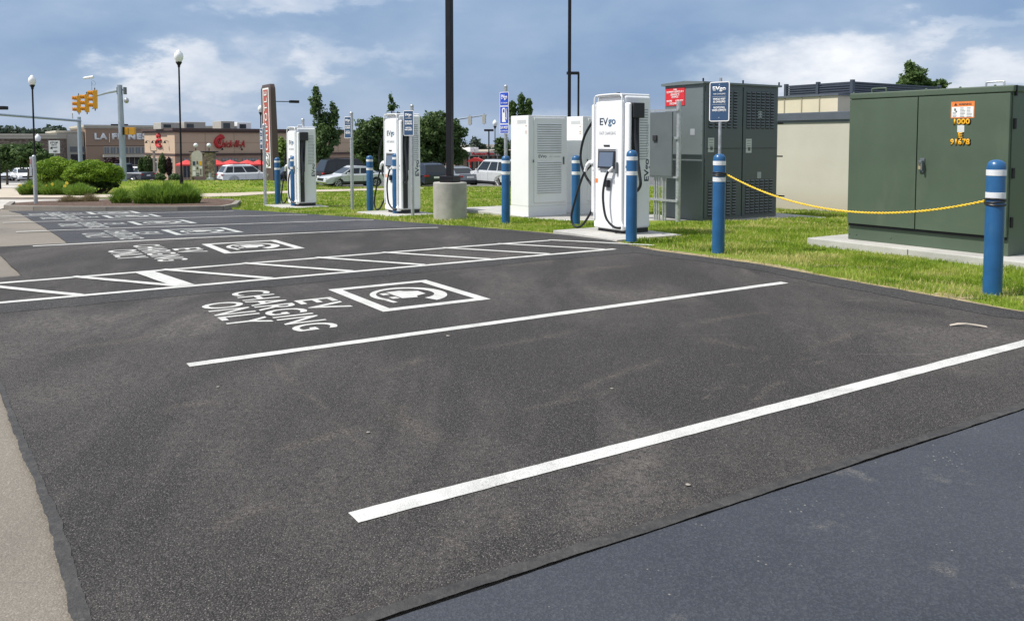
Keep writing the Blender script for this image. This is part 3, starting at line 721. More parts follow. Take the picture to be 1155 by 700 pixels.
# ================================================================== CHARGERS
def make_charger(p, label, sz=1.0):
    t = thing('charging_station', label, 'EV charger', p, ROT, 'white fast charging stations on concrete pads')
    H = 2.24
    b = MB(); b.bx(-.36, .36, .0, .56, .07, H-.02, .045, 3); b.build('body', WHITE, t)
    b = MB(); b.bx(-.34, .34, .03, .53, .0, .075); b.build('plinth', BLACKP, t)
    # front door slab with raised rim, thicker at the foot
    b = MB(); b.bx(-.362, .362, -.035, .02, .10, H-.10, .03, 3).bx(-.37, .37, -.05, .05, .05, .17, .03, 3); b.build('front_panel', WHITE, t)
    b = MB(); b.tube(pipe([(-.35, -.05, .2), (-.352, -.055, 1.2), (-.352, -.055, H-.16), (-.33, -.055, H-.03), (-.26, -.055, H+.0), (0, -.055, H+.005), (.26, -.055, H), (.33, -.055, H-.03), (.352, -.055, H-.16), (.352, -.055, 1.2), (.35, -.05, .2)], 6), .013, 8)
    b.bx(-.33, .33, -.055, .56, H-.03, H+.012, .02, 3); b.build('rim', WHITE, t)
    # wings that carry the cables
    for s in (-1, 1):
        b = MB(); x0, x1 = (.355, .485) if s > 0 else (-.485, -.355)
        b.bx(x0, x1, -.02, .045, .28 if s < 0 else .10, H-.14, .03, 3); b.build('wing', WHITE, t)
        b = MB(); x0, x1 = (.36, .455) if s > 0 else (-.455, -.36)
        b.bx(x0, x1, .045, .17, .12, H-.2); b.bx(x0-.0 if s > 0 else x0-.06, x1+.06 if s > 0 else x1, .05, .28, 1.86, 2.10, .012); b.build('cable_recess', BLACKP, t)
        b = MB(); xx = .42*s; b.bx(xx-.05, xx+.05, .05, .17, .92, 1.14, .01); b.build('holster', BLACKP, t)
        b = MB()
        for k in range(20): z = 1.20+.042*k; b.box((s*.3615, .40, z), (.006, .17, .016))
        b.build('side_louvre', LGREY, t)
    # screen bay
    def F(x, z, o): return (x, -.035-o, z)
    b = MB(); b.slab(F, -.27, .21, 1.03, 1.37, .0005, .002); b.build('screen_bay', pm('bay_shade', (.40, .41, .43), .5), t)
    b = MB(); b.frame(lambda x, y, o: (-.272+x, -.035-o, 1.028+y), .484, .346, .012, .0, .014); b.build('bay_rim', WHITE, t)
    b = MB(); b.prism([(-.062, 1.335), (-.040, 1.33), (-.050, 1.045), (-.085, 1.05)], 'x', -.225, .185); b.build('screen_housing', BLACKP, t)
    b = MB(); n = Vector((0, -.285, .023)).normalized(); b.poly([(-.20, -.0885, 1.075), (.155, -.0885, 1.075), (.155, -.0672, 1.31), (-.20, -.0672, 1.31)])
    r = bmesh.ops.extrude_face_region(b.bm, geom=b.bm.faces[:]); bmesh.ops.translate(b.bm, vec=(0, .004, 0), verts=[e for e in r['geom'] if isinstance(e, bmesh.types.BMVert)]); b.build('screen', SCREEN, t, smooth=False)
    b = MB(); b.bx(.20, .245, -.075, -.035, .97, 1.15, .006); b.build('payment_slot', GREYD, t)
    b = MB(); b.bx(-.12, .03, -.045, -.035, 1.40, 1.43, .003); b.build('camera_strip', BLACKP, t)
    b = MB()
    for k in range(4): b.bx(-.19+.09*k, -.17+.09*k, -.0375, -.035, .985, .995)
    b.build('button_marks', GREYD, t)
    b = MB(); b.bx(-.06, .075, -.045, -.035, .69, .89, .006); b.build('reader_plate', LGREY, t)
    b = MB(); b.bx(-.045, .06, -.085, -.045, .74, .86, .012); b.build('card_reader', BLACKP, t)
    b = MB(); b.bx(.12, .16, -.04, -.035, .80, .86, .002); b.build('lock', LGREY, t)
    b = MB(); b.slab(F, -.34, -.275, .80, .87, .0005, .002); b.build('warning_label', ORANGE, t, smooth=False)
    for x in (-.42, .42):
        b = MB(); b.bx(x-.012, x+.012, -.024, -.02, 1.06, 1.10, .001).bx(x-.01, x+.01, -.024, -.02, .99, 1.01, .001); b.build('wing_mark', GREYD, t)
    b = MB(); b.cyl(-.05, .2, H, H+.05, .035, .028); b.build('antenna', BLACKP, t)
    logo_ev(.40, t, 'front', (-.03, -.037, 1.80))
    text('FAST CHARGING', .41, .05, LGREY, t, 'front', (-.03, -.0365, 1.62), bold=-.002, ext=.001)
    # writing up the side
    def side(s, w, h, z, mat, y=.44, bold=.02, face='right', x=.361): text(s, w, h, mat, t, face, (x, y, z), R(90), bold=bold, ext=.0015)
    side('EVgo', .36, .13, 1.02, NAVY, .48); side('FAST CHARGING', .52, .05, 1.50, LGREY, .48, .0)
    side('EVgo', .36, .13, 1.02, NAVY, .20, face='left', x=-.361)
    # cables
    def cab(pts, name='cable', r=.016, par=None): m = MB(); m.tube(pipe(pts), r, 10); return m.build(name, CABLE, par or t)
    cab([(.45, .12, 1.95), (.47, .10, 1.82), (.53, .08, 1.45), (.66, .05, .98), (.68, .05, .80), (.58, .06, .70), (.46, .08, .72)], r=.024)
    cab([(.42, .16, 1.98), (.425, .13, 1.7), (.43, .12, 1.0), (.43, .12, .5), (.36, .02, .16), (.28, -.10, .10), (.12, -.16, .22), (.03, -.16, .45), (.01, -.15, .70), (.06, -.12, .95), (.14, -.08, 1.05)], r=.020)
    cab([(.44, .2, 1.98), (.46, .18, 1.6), (.52, .14, 1.2), (.56, .12, .98)], r=.026)
    cab([(-.46, .10, 1.86), (-.55, .07, 1.82), (-.74, .03, 1.55), (-.82, .02, 1.2), (-.72, .04, .92), (-.52, .06, .72), (-.46, .08, .70)], r=.022)
    c = cab([(-.50, .02, 1.10), (-.60, -.02, 1.0), (-.70, -.04, .86), (-.90, -.05, .42), (-.98, -.05, .16), (-.90, -.04, .02), (-.72, -.02, .05), (-.55, .02, .26), (-.49, .05, .42)], r=.020)
    m = MB(); m.tube(pipe([(-.44, .0, 1.12), (-.50, -.03, 1.13), (-.56, -.05, 1.06), (-.60, -.05, .98)], 6), [.04]*6+[.036]*6+[.026]*7, 12); m.build('connector', WHITE, c)
    m = MB(); m.tube([(.10, -.115, 1.0), (.16, -.07, 1.07)], .022, 10); m.build('connector', WHITE, t)
    return t
def pad(p0, x0, x1, y0, y1, top, label, deep=.25, group='concrete pads under the charging stations', rag=0.0):
    t = thing('concrete_pad', label, 'concrete pad', p0, ROT, group)
    b = MB(); b.bx(x0, x1, y0, y1, -deep, top, .012, 2); b.build('slab', M_CON, t); keepfree(p0, x0, x1, y0, y1)
    return t
C1 = UV(8.86, 10.69); C2 = UV(8.52, 18.32); C3 = UV(7.92, 23.75)
for c, lab, y0 in ((C1, 'nearest', -.62), (C2, 'middle', -.62), (C3, 'farthest', -.62)):
    c.z = g(c.y); pad(c, -.74, .92, y0, .72, .065, lab+' charger pad of pale concrete at the lot edge', group='concrete pads under the charging stations')
up = Vector((0, 0, .065))
ch1 = make_charger(C1+up, 'nearest and largest white EV charger, seen between two blue bollards')
ch2 = dup(ch1, C2+up, ROT, 'middle white EV charger, left of the black light pole'); ch3 = dup(ch1, C3+up, ROT, 'farthest white EV charger, right of the brown pylon')
ch1.scale = (1, 1, 1.0); ch2.scale = (1, 1, 1.04); ch3.scale = (1, 1, 1.0)

# ================================================================== EQUIPMENT PAD, CABINETS, SWITCHGEAR
E0 = UV(10.45, 12.35); E0.z = g(E0.y)
epz = -.165
b = thing('concrete_pad', 'long low concrete slab under the white cabinets and the grey switchgear', 'concrete pad', (0, 0, 0), ROT)
def lc(u, v, z=0.0): return (-v, u, z)          # frame: origin at the camera foot, x = -v, y = u
q = MB()
q.bx(-18.45, -12.05, 10.35, 13.2, -.8, epz, .01).bx(-13.75, -11.75, 13.2, 15.9, -.8, epz-.003, .01)
q.build('slab', M_CON, b); PADS.append((10.35, 13.2, 12.05, 18.45)); PADS.append((13.2, 15.9, 12.0, 13.75))
def cabinet(p, label):
    t = thing('power_cabinet', label, 'power cabinet', p, ROT, 'white power cabinets behind the nearest charger'); H = 2.24
    b = MB(); b.bx(-.72, 0, 0, 1.06, .22, H, .012, 2); b.build('body', WHITE2, t)
    b = MB(); b.bx(-.715, -.005, .005, 1.055, .0, .22); b.build('plinth', WHITE2, t)
    b = MB(); b.bx(0, .03, .14, .98, .30, H-.05, .01); d = b.build('door', WHITE2, t)
    b = MB()
    for z0, z1 in ((.52, 1.22), (1.42, 2.08)):
        k = z0
        while k < z1:
            b.prism([(.031, k), (.045, k+.004), (.031, k+.030)], 'y', .22, .88); k += .052
    b.build('louvre', pm('louvre_white', (.74, .75, .77), .45), d, smooth=False)
    b = MB()
    for z0, z1 in ((.52, 1.22), (1.42, 2.08)):
        k = z0
        while k < z1: b.bx(.0302, .0312, .22, .88, k-.016, k-.002); k += .052
    b.build('louvre_gap', pm('gap_dark', (.36, .37, .39), .7), d, smooth=False)
    b = MB(); b.bx(.03, .05, .92, .955, 1.15, 1.32, .004); b.build('handle', GREYD, d)
    b = MB(); b.bx(.03, .034, .10, .13, 1.2, 1.26); b.build('latch', GREYD, t)
    text('EVgo', .22, .085, NAVY, d, 'right', (.0305, .36, 1.325), bold=.02, ext=.001); text('FAST CHARGING', .30, .032, LGREY, d, 'right', (.0305, .70, 1.325), ext=.001)
    b = MB(); b.bx(-.45, -.10, -.0015, -.0003, 2.06, 2.14); b.build('faint_plate', pm('plate_grey', (.55, .56, .57), .5), t, smooth=False)
    for z in (2.0, 1.88, 1.84): b = MB(); b.bx(-.13, -.06, -.0016, -.0003, z, z+.015); b.build('tag', pm('brown_tag', (.45, .25, .12), .6), t, smooth=False)
    return t
def on(px, py, z):              # point of the level slab top seen at a place in the photograph
    dx, dy, dz = ray(px, py); Y = (z-CAMH)*dy/dz; return Vector((dx/dy*Y, Y, z))
pc = on(596, 244.3, epz); cab1 = cabinet(pc, 'nearer white power cabinet with louvred door, beside the blue station sign')
pc2 = pc + Vector((math.sin(A), math.cos(A), 0))*1.42 + Vector((math.cos(A), -math.sin(A), 0))*.12
cab2 = dup(cab1, pc2, ROT, 'second white power cabinet, partly hidden behind the nearest charger')

ps = on(791, 249.6, epz); psl = ps.copy()
sg = thing('switchgear_cabinet', 'tall grey steel electrical cabinet with vent rows, behind the charger sign', 'electrical cabinet', ps, ROT)
SH = atY(791, 91.5, ps.y).z - ps.z; sg.scale = (1, .89, 1)
b = MB(); b.bx(-1.12, 0, 0, 2.62, .0, SH-.05); b.build('body', GREY, sg)
b = MB(); b.prism([(-1.20, SH-.05), (.06, SH-.05), (.06, SH-.01), (-.5, SH+.03), (-1.20, SH)], 'y', -.06, 2.68); b.build('roof', GREY, sg, smooth=False)
DG = pm('switchgear_door', (.075, .094, .104), .45, var=.06)
for y0, y1 in ((.06, 1.30), (1.34, 2.56)):
    b = MB(); b.bx(.001, .03, y0, y1, .06, SH-.09, .004); d = b.build('door', DG, sg)
    b = MB(); b.bx(.03, .036, y0+.02, y1-.02, SH*.52, SH*.52+.008); b.build('seam', BLACKM, d, smooth=False)
    for zc, nr in ((SH-.95, 13), (.12, 12)):
        for c in range(6 if y0 > 1 else 5):
            yy = y0+.11+c*(1.02/(6 if y0 > 1 else 5)); b = MB()
            b.bx(.0301, .0308, yy-.003, yy+.128, zc-.022, zc+nr*.062-.02)
            vg = b.build('vent_column', BLACKM, d, smooth=False); b = MB()
            for k in range(nr): z = zc+k*.062; b.prism([(.0309, z), (.052, z+.004), (.0309, z+.036)], 'y', yy, yy+.125)
            b.build('vent_blades', pm('vent_grey', (.10, .12, .13), .5), vg, smooth=False)
for (y, z, w, h) in ((.15, 1.44, .20, .30), (1.44, 1.42, .20, .30)):
    b = MB(); b.bx(.0305, .033, y, y+w, z, z+h); s = b.build('instruction_plate', pm('plate_white', (.50, .52, .53), .5), sg, smooth=False)
    b = MB()
    for k in range(3): b.bx(.0332, .0338, y+.03, y+w-.03, z+h-.05-k*.055, z+h-.038-k*.055)
    b.bx(.0332, .0338, y+.07, y+w-.04, z+.04, z+.12); b.build('plate_print', GREYD, s, smooth=False)
for (y, z) in ((1.86, 2.18), (1.86, .86)):
    b = MB(); b.bx(.0305, .034, y, y+.14, z, z+.14); b.build('sticker', pm('sticker_grey', (.33, .36, .39), .5), sg, smooth=False)
b = MB(); b.bx(-.35, -.22, -.004, -.0005, 1.80, 1.93); b.build('sticker', MATS['sticker_grey'], sg, smooth=False)
def rivets(b, x, y, zs, ax='y'):
    for z in zs: b.sphere((x, y, z), .012, n=6)
b = MB(); rivets(b, -.03, -.001, [.1+.3*k for k in range(9)]); rivets(b, -1.08, -.001, [.1+.3*k for k in range(9)]); b.build('rivets', GREY, sg)
for y in (-.02, 1.32, 2.62):
    b = MB(); b.cyl(.02, y, SH-.01, SH+.06, .018, n=8); b.build('lifting_lug', BLACKM, sg)
b = MB(); b.bx(-1.10, -.52, -.012, -.002, SH-.48, SH-.10); rs = b.build('red_sign', RED, sg, smooth=False)
for s, w, h, z in (('THIS', .10, .04, SH-.14), ('EQUIPMENT IS SERVICED BY A', .52, .05, SH-.19), ('SEPARATE', .26, .045, SH-.245), ('SERVICE', .20, .045, SH-.295), ('MAIN      UTILITY', .50, .045, SH-.38), ('DISCONNECT', .32, .045, SH-.435)):
    text(s, w, h, WPRINT, rs, 'front', (-.81, -.0125, z), bold=.03, ext=.001)
# hinge bars that stick out at the far end of the cabinet
for z in (2.05, 1.32, .44): b = MB(); b.bx(-.05, .13 if z > .5 else .2, 2.63, 2.66, z, z+.03); b.build('hinge_bar', BLACKM, sg)
for k, (px, py) in enumerate(((765, 250.6), (737, 246.5))): pass
# meter panel on its strut frame
pf = on(764.5, 250.8, epz)
mf = thing('meter_frame', 'grey meter board on galvanised posts and struts behind the nearest charger', 'meter board', pf, ROT)
zt = atY(764, 114.5, pf.y).z-pf.z
for x in (0, -1.25): b = MB(); b.cyl(x, 0, 0, zt, .052, n=16); b.build('post', GALV, mf)
for py in (124, 155.7, 200, 226.6):
    z = atY(764, py, pf.y).z-pf.z; b = MB(); b.bx(-1.36, .06, -.085, -.045, z-.022, z+.022); st = b.build('strut', GALV, mf)
za = atY(764, 199, pf.y).z-pf.z; zb = atY(764, 126, pf.y).z-pf.z
b = MB(); b.bx(-1.22, -.07, -.125, -.09, za, zb, .006); b.build('board', GREYD, mf)
zc = atY(764, 155.7, pf.y).z-pf.z
b = MB(); b.bx(-.62, -.50, -.16, -.12, zc-.06, zc+.06, .01); b.build('breaker', BLACKP, mf)
for k in range(5): b = MB(); b.cyl(-.34-.072*k-(.04 if k > 1 else 0), -.03, 0, za+.04, .020, n=10); b.build('conduit', GALV, mf)
for z_ in (1.75, 1.1): b = MB(); b.cyl(-.9, -.10, za, zb, .01, n=6)

# ================================================================== GREEN TRANSFORMER
gp = at(955, 269.5, .12); gpad0 = gp.copy(); gpad0.z = g(gp.y)
def gx(px): # local x on the front face of the box for a column of the photograph
    dx, dy, dz = ray(px, 200); s = dx/dy; ca, sa = math.cos(ROT), math.sin(ROT); return (s*gp.y-gp.x)/(ca-s*sa)
def gzz(px, py):
    x = gx(px); Y = gp.y+x*math.sin(ROT); return atY(px, py, Y).z-gp.z
W = gx(1138.5); HB = gzz(955, 108.5)
gt = thing('green_transformer', 'large dark green steel transformer box with two doors and yellow numbers', 'transformer', gp, ROT)
b = MB(); b.bx(0, W, .03, 1.75, 0, HB-.02, .006); b.build('body', GREEN, gt)
zb_ = gzz(955, 251)
b = MB(); b.bx(-.01, W+.02, -.005, 1.78, HB-.05, HB+.035, .02, 2); b.build('lid', GREEN, gt)
xs = gx(1034)
for x0, x1 in ((.012, xs-.006), (xs+.006, W-.012)):
    b = MB(); b.bx(x0, x1, -.018, .029, zb_, HB-.06, .006); d = b.build('door', GREEN, gt)
b = MB(); b.bx(.02, W-.02, -.0, .029, zb_-.035, zb_-.004); b.build('sill_shadow', BLACKM, gt, smooth=False)  # black strip standing in for the shadow under the door sills
for z in (.35, .95, 1.55, 1.95): b = MB(); b.bx(W-.002, W+.028, .05, .08, z, z+.13, .004); b.build('hinge', BLACKM, gt)
xh = gx(1041); zh = gzz(1041, 187)
b = MB(); b.bx(xh-.035, xh+.035, -.035, -.018, zh-.09, zh+.10, .008).bx(xh-.02, xh+.028, -.09, -.03, zh+.03, zh+.07, .008); b.bx(xh+.01, xh+.035, -.085, -.035, zh-.06, zh+.05, .006); hd = b.build('handle', GREYD, gt)
b = MB(); b.bx(xh-.035, xh+.0, -.065, -.04, zh-.05, zh-.005, .006); b.tube(pipe([(xh-.03, -.052, zh-.005), (xh-.028, -.052, zh+.03), (xh-.008, -.052, zh+.03), (xh-.006, -.052, zh-.005)], 4), .004, 6); b.build('padlock', pm('brass', (.6, .5, .3), .35, .6), hd)
for px in (977, 1107):
    x = gx(px); b = MB(); b.tube(pipe([(x-.11, .25, HB+.03), (x-.11, .25, HB+.085), (x-.09, .25, HB+.10), (x+.09, .25, HB+.10), (x+.11, .25, HB+.085), (x+.11, .25, HB+.03)], 4), .012, 8); b.build('lifting_eye', GREEN if px < 1000 else GALV, gt)
b = MB()
for px in (960, 1041, 1079, 1118): b.sphere((gx(px), .02, HB+.036), .016, n=8)
for px in (958, 966, 1005): b.sphere((gx(px), .03, .08), .012, n=6)
b.build('bolts', GREEN, gt)
def panel(px0, px1, py0, py1, mat, name, o=-.0185, th=.0015, par=None):
    x0, x1 = gx(px0), gx(px1); z1 = gzz((px0+px1)/2, py0); z0 = gzz((px0+px1)/2, py1); b = MB(); b.bx(x0, x1, o-th, o-.0002, z0, z1); return b.build(name, mat, par or gt, smooth=False), x0, x1, z0, z1
wl, x0, x1, z0, z1 = panel(1071.3, 1097.6, 114.6, 133.3, ORANGE, 'warning_label')
b = MB(); b.bx(x0+.012, x1-.012, -.0215, -.0202, z0+.012, z1-.065); wf = b.build('label_field', WPRINT, wl, smooth=False)
text('WARNING', (x1-x0)*.55, .028, BLACKP, wl, 'front', (x0+(x1-x0)*.6, -.0202, z1-.034), bold=.03, ext=.001)
b = MB(); cx_ = x0+(x1-x0)*.2; b.prism([(cx_-.022, z1-.05), (cx_+.022, z1-.05), (cx_, z1-.014)], 'y', -.0212, -.0202); b.build('warning_triangle', BLACKP, wl, smooth=False)
b = MB(); rr_ = random.Random(4); wd = x1-x0
for cxx in (.08, .40, .68):
    for k in range(7):
        if cxx < .1 and k < 3: continue
        z = z1-.085-k*.018; b.bx(x0+wd*cxx, x0+wd*(cxx+.23*rr_.uniform(.6, 1)), -.0222, -.0216, z, z+.006)
b.bx(x0+wd*.14, x0+wd*.22, -.0222, -.0216, z1-.115, z1-.085).bx(x0+wd*.20, x0+wd*.27, -.0222, -.0216, z1-.135, z1-.115)
b.build('label_print', GREYD, wf, smooth=False)
panel(1079, 1086.8, 141, 149.2, pm('sticker_white', (.6, .62, .62), .5), 'sticker')
for s, px0, px1, py0, py1 in (('1000', 1075, 1093, 134, 140.4), ('E', 1080.2, 1085, 149.5, 156), ('91678', 1071.5, 1093.5, 156.5, 163.6)):
    xa, xb = gx(px0), gx(px1); za, zb2 = gzz((px0+px1)/2, py1), gzz((px0+px1)/2, py0)
    text(s, xb-xa+.02, zb2-za+.016, BLACKM, gt, 'front', ((xa+xb)/2+.006, -.0188, (za+zb2)/2-.004), bold=.05, ext=.0012, name='number_shadow')
    text(s, xb-xa, zb2-za, YEL, gt, 'front', ((xa+xb)/2, -.0202, (za+zb2)/2), bold=.035, ext=.0015, name='number')
tp = thing('concrete_pad', 'thick pale concrete base under the green transformer box', 'concrete pad', gpad0, ROT)
b = MB(); b.bx(-.42, W+.55, -.34, 2.1, -.2, .12, .014, 2); b.build('slab', M_CON, tp); keepfree(gpad0, -.42, W+.55, -.34, 2.1)
b = MB(); b.bx(gx(1068)-.3, gx(1068)-.294, -.345, -.3405, 0, .119); b.build('form_joint', BLACKM, tp, smooth=False)

# ================================================================== LIGHT POLE ON A CONCRETE DRUM
lp = at(507.5, 248.5); lp = lp + Vector((-.01, .20, 0)); lp.z = g(lp.y)
t = thing('light_pole', 'tall square black parking lot light pole on a round concrete base', 'light pole', lp, ROT+R(28))
zt = atY(507, 205.5, lp.y).z-lp.z
b = MB(); b.lathe([(.36, -.1), (.361, zt*.275), (.358, zt*.279), (.361, zt*.283), (.361, zt*.555), (.3575, zt*.559), (.361, zt*.563), (.361, zt*.825), (.358, zt*.829), (.36, zt*.833), (.36, zt-.012), (.348, zt), (.001, zt)], n=40); b.build('concrete_base', M_CONB, t, ang=20)
b = MB(); b.bx(-.17, .17, -.17, .17, zt, zt+.14, .02); b.build('base_cover', BLACKM, t)
b = MB(); b.bx(-.064, .064, -.064, .064, zt+.14, 9.0, .01); b.build('pole', BLACKM, t)
b = MB(); b.bx(-.06, .06, -1.3, .0, 8.9, 8.98).bx(-.2, .2, -1.5, -.8, 8.78, 8.92, .02); b.build('lamp_head', BLACKM, t)
PADS.append((toUV(lp)[0]-.35, toUV(lp)[0]+.35, toUV(lp)[1]-.35, toUV(lp)[1]+.35))
# ================================================================== FACADES SEEN IN THE PHOTOGRAPH
class Fac:
    """a facade line on the ground: local x along it, local y behind it"""
    def __init__(s, px, Y, ang, zb=None):
        dx, dy, _ = ray(px, 200); s.P = Vector((dx/dy*Y, Y, g(Y) if zb is None else zb)); s.a = R(ang); s.ca, s.sa = math.cos(s.a), math.sin(s.a)
    def x(s, px):
        dx, dy, _ = ray(px, 200); k = dx/dy; return (k*s.P.y-s.P.x)/(s.ca-k*s.sa)
    def z(s, px, py): return atY(px, py, s.P.y+s.x(px)*s.sa).z-s.P.z
    def y(s, px):      # along the side wall (local y) for a pixel column
        dx, dy, _ = ray(px, 200); k = dx/dy; return (s.P.x-k*s.P.y)/(s.sa+k*s.ca)
    def zy(s, px, py): return atY(px, py, s.P.y+s.y(px)*s.ca).z-s.P.z
    def rect(s, b, px0, px1, py0, py1, o=.02, th=.05):   # a slab standing proud of the front
        pm_ = (px0+px1)/2; b.bx(s.x(px0), s.x(px1), -o-th, -o, s.z(pm_, py1), s.z(pm_, py0)); return b
    def rside(s, b, px0, px1, py0, py1, o=.02, th=.05):
        pm_ = (px0+px1)/2; b.bx(-o-th, -o, s.y(px0), s.y(px1), s.zy(pm_, py1), s.zy(pm_, py0)); return b

TAN = pm('tan_stucco', (.52, .385, .275), .85, var=.06, scale=.8, bumpy=.2)
TAND = pm('brown_stucco', (.30, .21, .15), .85, var=.06, scale=.5)
BEIGE = pm('beige_stucco', (.50, .47, .40), .85, var=.05, scale=.6)
BROWN = pm('fascia_brown', (.085, .052, .045), .6)
CORN = pm('cornice_cream', (.46, .43, .36), .7)
def stonemat(name, a, b_, c_, scale):
    m, t, b = newmat(name); co = objco(t, 0, (1, 1, 2.2)); v = t.voro(co, scale); e = t.voro(co, scale, 'DISTANCE_TO_EDGE')
    c = t.ramp(v.outputs['Color'], [(.15, a), (.5, b_), (.85, c_)]); c = t.mix(t.ramp(e.outputs['Distance'], [(.02, .8), (.06, 0.0)]), c, (.10, .09, .075))
    t.lk(c, b.inputs['Base Color']); b.inputs['Roughness'].default_value = .9; bump(t, b, e.outputs['Distance'], .6, .05); MATS[name] = m; return m
STONE = stonemat('ledge_stone', (.14, .10, .075), (.25, .19, .14), (.36, .29, .21), 4)
STONEP = stonemat('stone_strip', (.12, .09, .07), (.19, .15, .12), (.27, .22, .18), 2.2)

# ---- beige utility building at right, behind the green box
wu = UV(18.9, 15.0); F = Fac(866, wu.y, -57)
wz = g(F.P.y)
t = thing('utility_building', 'low beige stucco building with dark roof edge between grey and green cabinets', 'building', (F.P.x, F.P.y, wz-.05), R(-57)); F.P.z = wz-.05
zt = F.z(915, 136); Lw = 10.5
def wallmat():
    m, t_, b = newmat('beige_wall'); co = objco(t_); n = t_.noise(co, .8, 5, .6); f = t_.noise(co, 45, 4, .6)
    sx = t_.n.new('ShaderNodeSeparateXYZ'); t_.lk(co, sx.inputs[0])
    c = t_.ramp(n, [(.3, (.45, .43, .37)), (.7, (.50, .48, .42))])
    spl = t_.m('SUBTRACT', t_.m('ADD', .55, t_.m('MULTIPLY', n, .5)), sx.outputs['Z'])
    c = t_.mix(t_.ramp(spl, [(.0, 0.0), (.6, .45)]), c, (.33, .27, .19))
    t_.lk(c, b.inputs['Base Color']); b.inputs['Roughness'].default_value = .9; bump(t_, b, f, .35, .01); return m
WALLM = wallmat()
b = MB(); b.bx(0, Lw, 0, 8, -.3, zt); b.build('wall', WALLM, t, smooth=False)
EDGE = pm('roof_edge', (.12, .135, .16), .4, .3)
b = MB(); b.bx(-.06, Lw+.06, -.07, 8.05, zt, zt+.21, .02).bx(-.03, Lw+.03, -.03, 8, zt-.05, zt-.003); b.build('roof_edge', EDGE, t)
F2 = Fac(862, wu.y+3.2, -57, F.P.z)
xo = (F2.P-F.P); lx = xo.x*math.cos(R(-57))+xo.y*math.sin(R(-57)); ly = -xo.x*math.sin(R(-57))+xo.y*math.cos(R(-57))
zu = F2.z(905, 109.5); xr = F2.x(943)
b = MB(); b.bx(lx, lx+xr, ly, ly+5, zt, zu); uw = b.build('upper_wall', pm('cream_panel', (.60, .54, .41), .7, var=.04), t, smooth=False)
b = MB()
for k in range(1, 9): b.bx(lx+xr-.62*k, lx+xr-.62*k+.03, ly-.02, ly-.002, zt, zu)
b.build('panel_joint', pm('joint_tan', (.38, .34, .26), .8), uw, smooth=False)
b = MB(); b.bx(lx-.05, lx+xr+.05, ly-.05, ly+5.05, zu, zu+.055); b.build('coping', EDGE, t)
F3 = Fac(885, wu.y+5.6, -57, F.P.z); xo = (F3.P-F.P); lx = xo.x*math.cos(R(-57))+xo.y*math.sin(R(-57)); ly = -xo.x*math.sin(R(-57))+xo.y*math.cos(R(-57))
zs = F3.z(959, 91); xe = F3.x(959); SCR = pm('screen_slat', (.075, .088, .115), .35, .4, var=.1)
b = MB(); nn = 8; zlo = zt+.5
k = zs-.02
while k > zt+.1:
    b.box((lx+xe/2, ly, k-.03), (xe, .05, .045)); b.box((lx+xe-.0, ly+2.4, k-.03), (.05, 4.8, .045)); k -= .075
for x in (0, xe*.5, xe): b.bx(lx+x-.05, lx+x+.05, ly-.06, ly+.06, zt, zs+.03)
b.bx(lx+xe-.05, lx+xe+.05, ly+4.75, ly+4.85, zt, zs+.03)
rs = b.build('roof_screen', SCR, t, smooth=False)
b = MB(); b.bx(lx+.06, lx+xe-.06, ly+.08, ly+4.7, zt, zs-.06); b.build('roof_unit', SCR, t, smooth=False)

# ---- brown fitness building and its row, far left
F = Fac(98, 150, 33); t = thing('fitness_building', 'large brown commercial building with white raised letters, behind the traffic signals', 'building', F.P, F.a)
zt = F.z(98, 143.2)
b = MB(); b.bx(0, F.x(250), 0, 25, -2, zt); b.build('wall', TAND, t, smooth=False)
b = MB(); b.bx(-.3, F.x(250)+.3, -.3, 25.2, zt, zt+.38).bx(-.15, F.x(250)+.1, -.15, 25.1, zt-.25, zt-.01); b.build('cornice', CORN, t)
b = MB(); F.rect(b, 98, 250, 164, 164.5, .0, .04); b.build('joint', BROWN, t, smooth=False)
for k in range(7):
    x0 = 118+k*7.0; b = MB(); F.rect(b, x0, x0+6.6, 165.5, 173.4, .01, .05); w = b.build('window', CORN, t, smooth=False)
    b = MB(); F.rect(b, x0+.5, x0+3.1, 166, 173.0, .065, .01); F.rect(b, x0+3.5, x0+6.1, 166, 173.0, .065, .01); b.build('pane', pm('hazy_glass', (.16, .18, .20), .2), w, smooth=False)
b = MB(); F.rect(b, 116, 170, 174.2, 177.0, .0, 1.6); b.build('canopy', CORN, t)
b = MB(); F.rect(b, 118, 170, 177.6, 200, .0, .05); e_ = b.build('entrance', BGLASS, t, smooth=False)
b = MB()
for x0 in (122, 128, 134, 140, 146, 152, 158, 164): F.rect(b, x0, x0+.5, 177.6, 200, .052, .05)
F.rect(b, 118, 170, 186, 186.6, .052, .05); b.build('mullion', CORN, e_, smooth=False)
xa, xb = F.x(107.8), F.x(173); zc = (F.z(140, 150.2)+F.z(140, 157.6))/2; hh = F.z(140, 150.2)-F.z(140, 157.6)
x1_ = F.x(122.5); text('LA', x1_-xa, hh, WPRINT, t, 'front', ((xa+x1_)/2, -.06, zc), bold=.05, ext=.12, spacing=1.15)
b = MB(); F.rect(b, 124.3, 124.9, 150.5, 160.5, .05, .1); b.build('bar', WPRINT, t, smooth=False)
x1_ = F.x(127.4); text('FITNESS', xb-x1_, hh, WPRINT, t, 'front', ((xb+x1_)/2, -.06, zc), bold=.07, ext=.12, spacing=1.2)
F = Fac(66, 149, 33); t = thing('shop_building', 'pale greenish grey shop front left of the brown fitness building', 'building', F.P, F.a)
GB = pm('grey_stucco', (.44, .44, .385), .85, var=.05); zt = F.z(80, 149.5); b = MB(); b.bx(0, F.x(98)-.3, 0, 22, -2, zt); b.build('wall', GB, t, smooth=False)
b = MB(); b.bx(-.25, F.x(98)-.35, -.25, 22.2, zt, zt+.35); b.build('cornice', CORN, t)
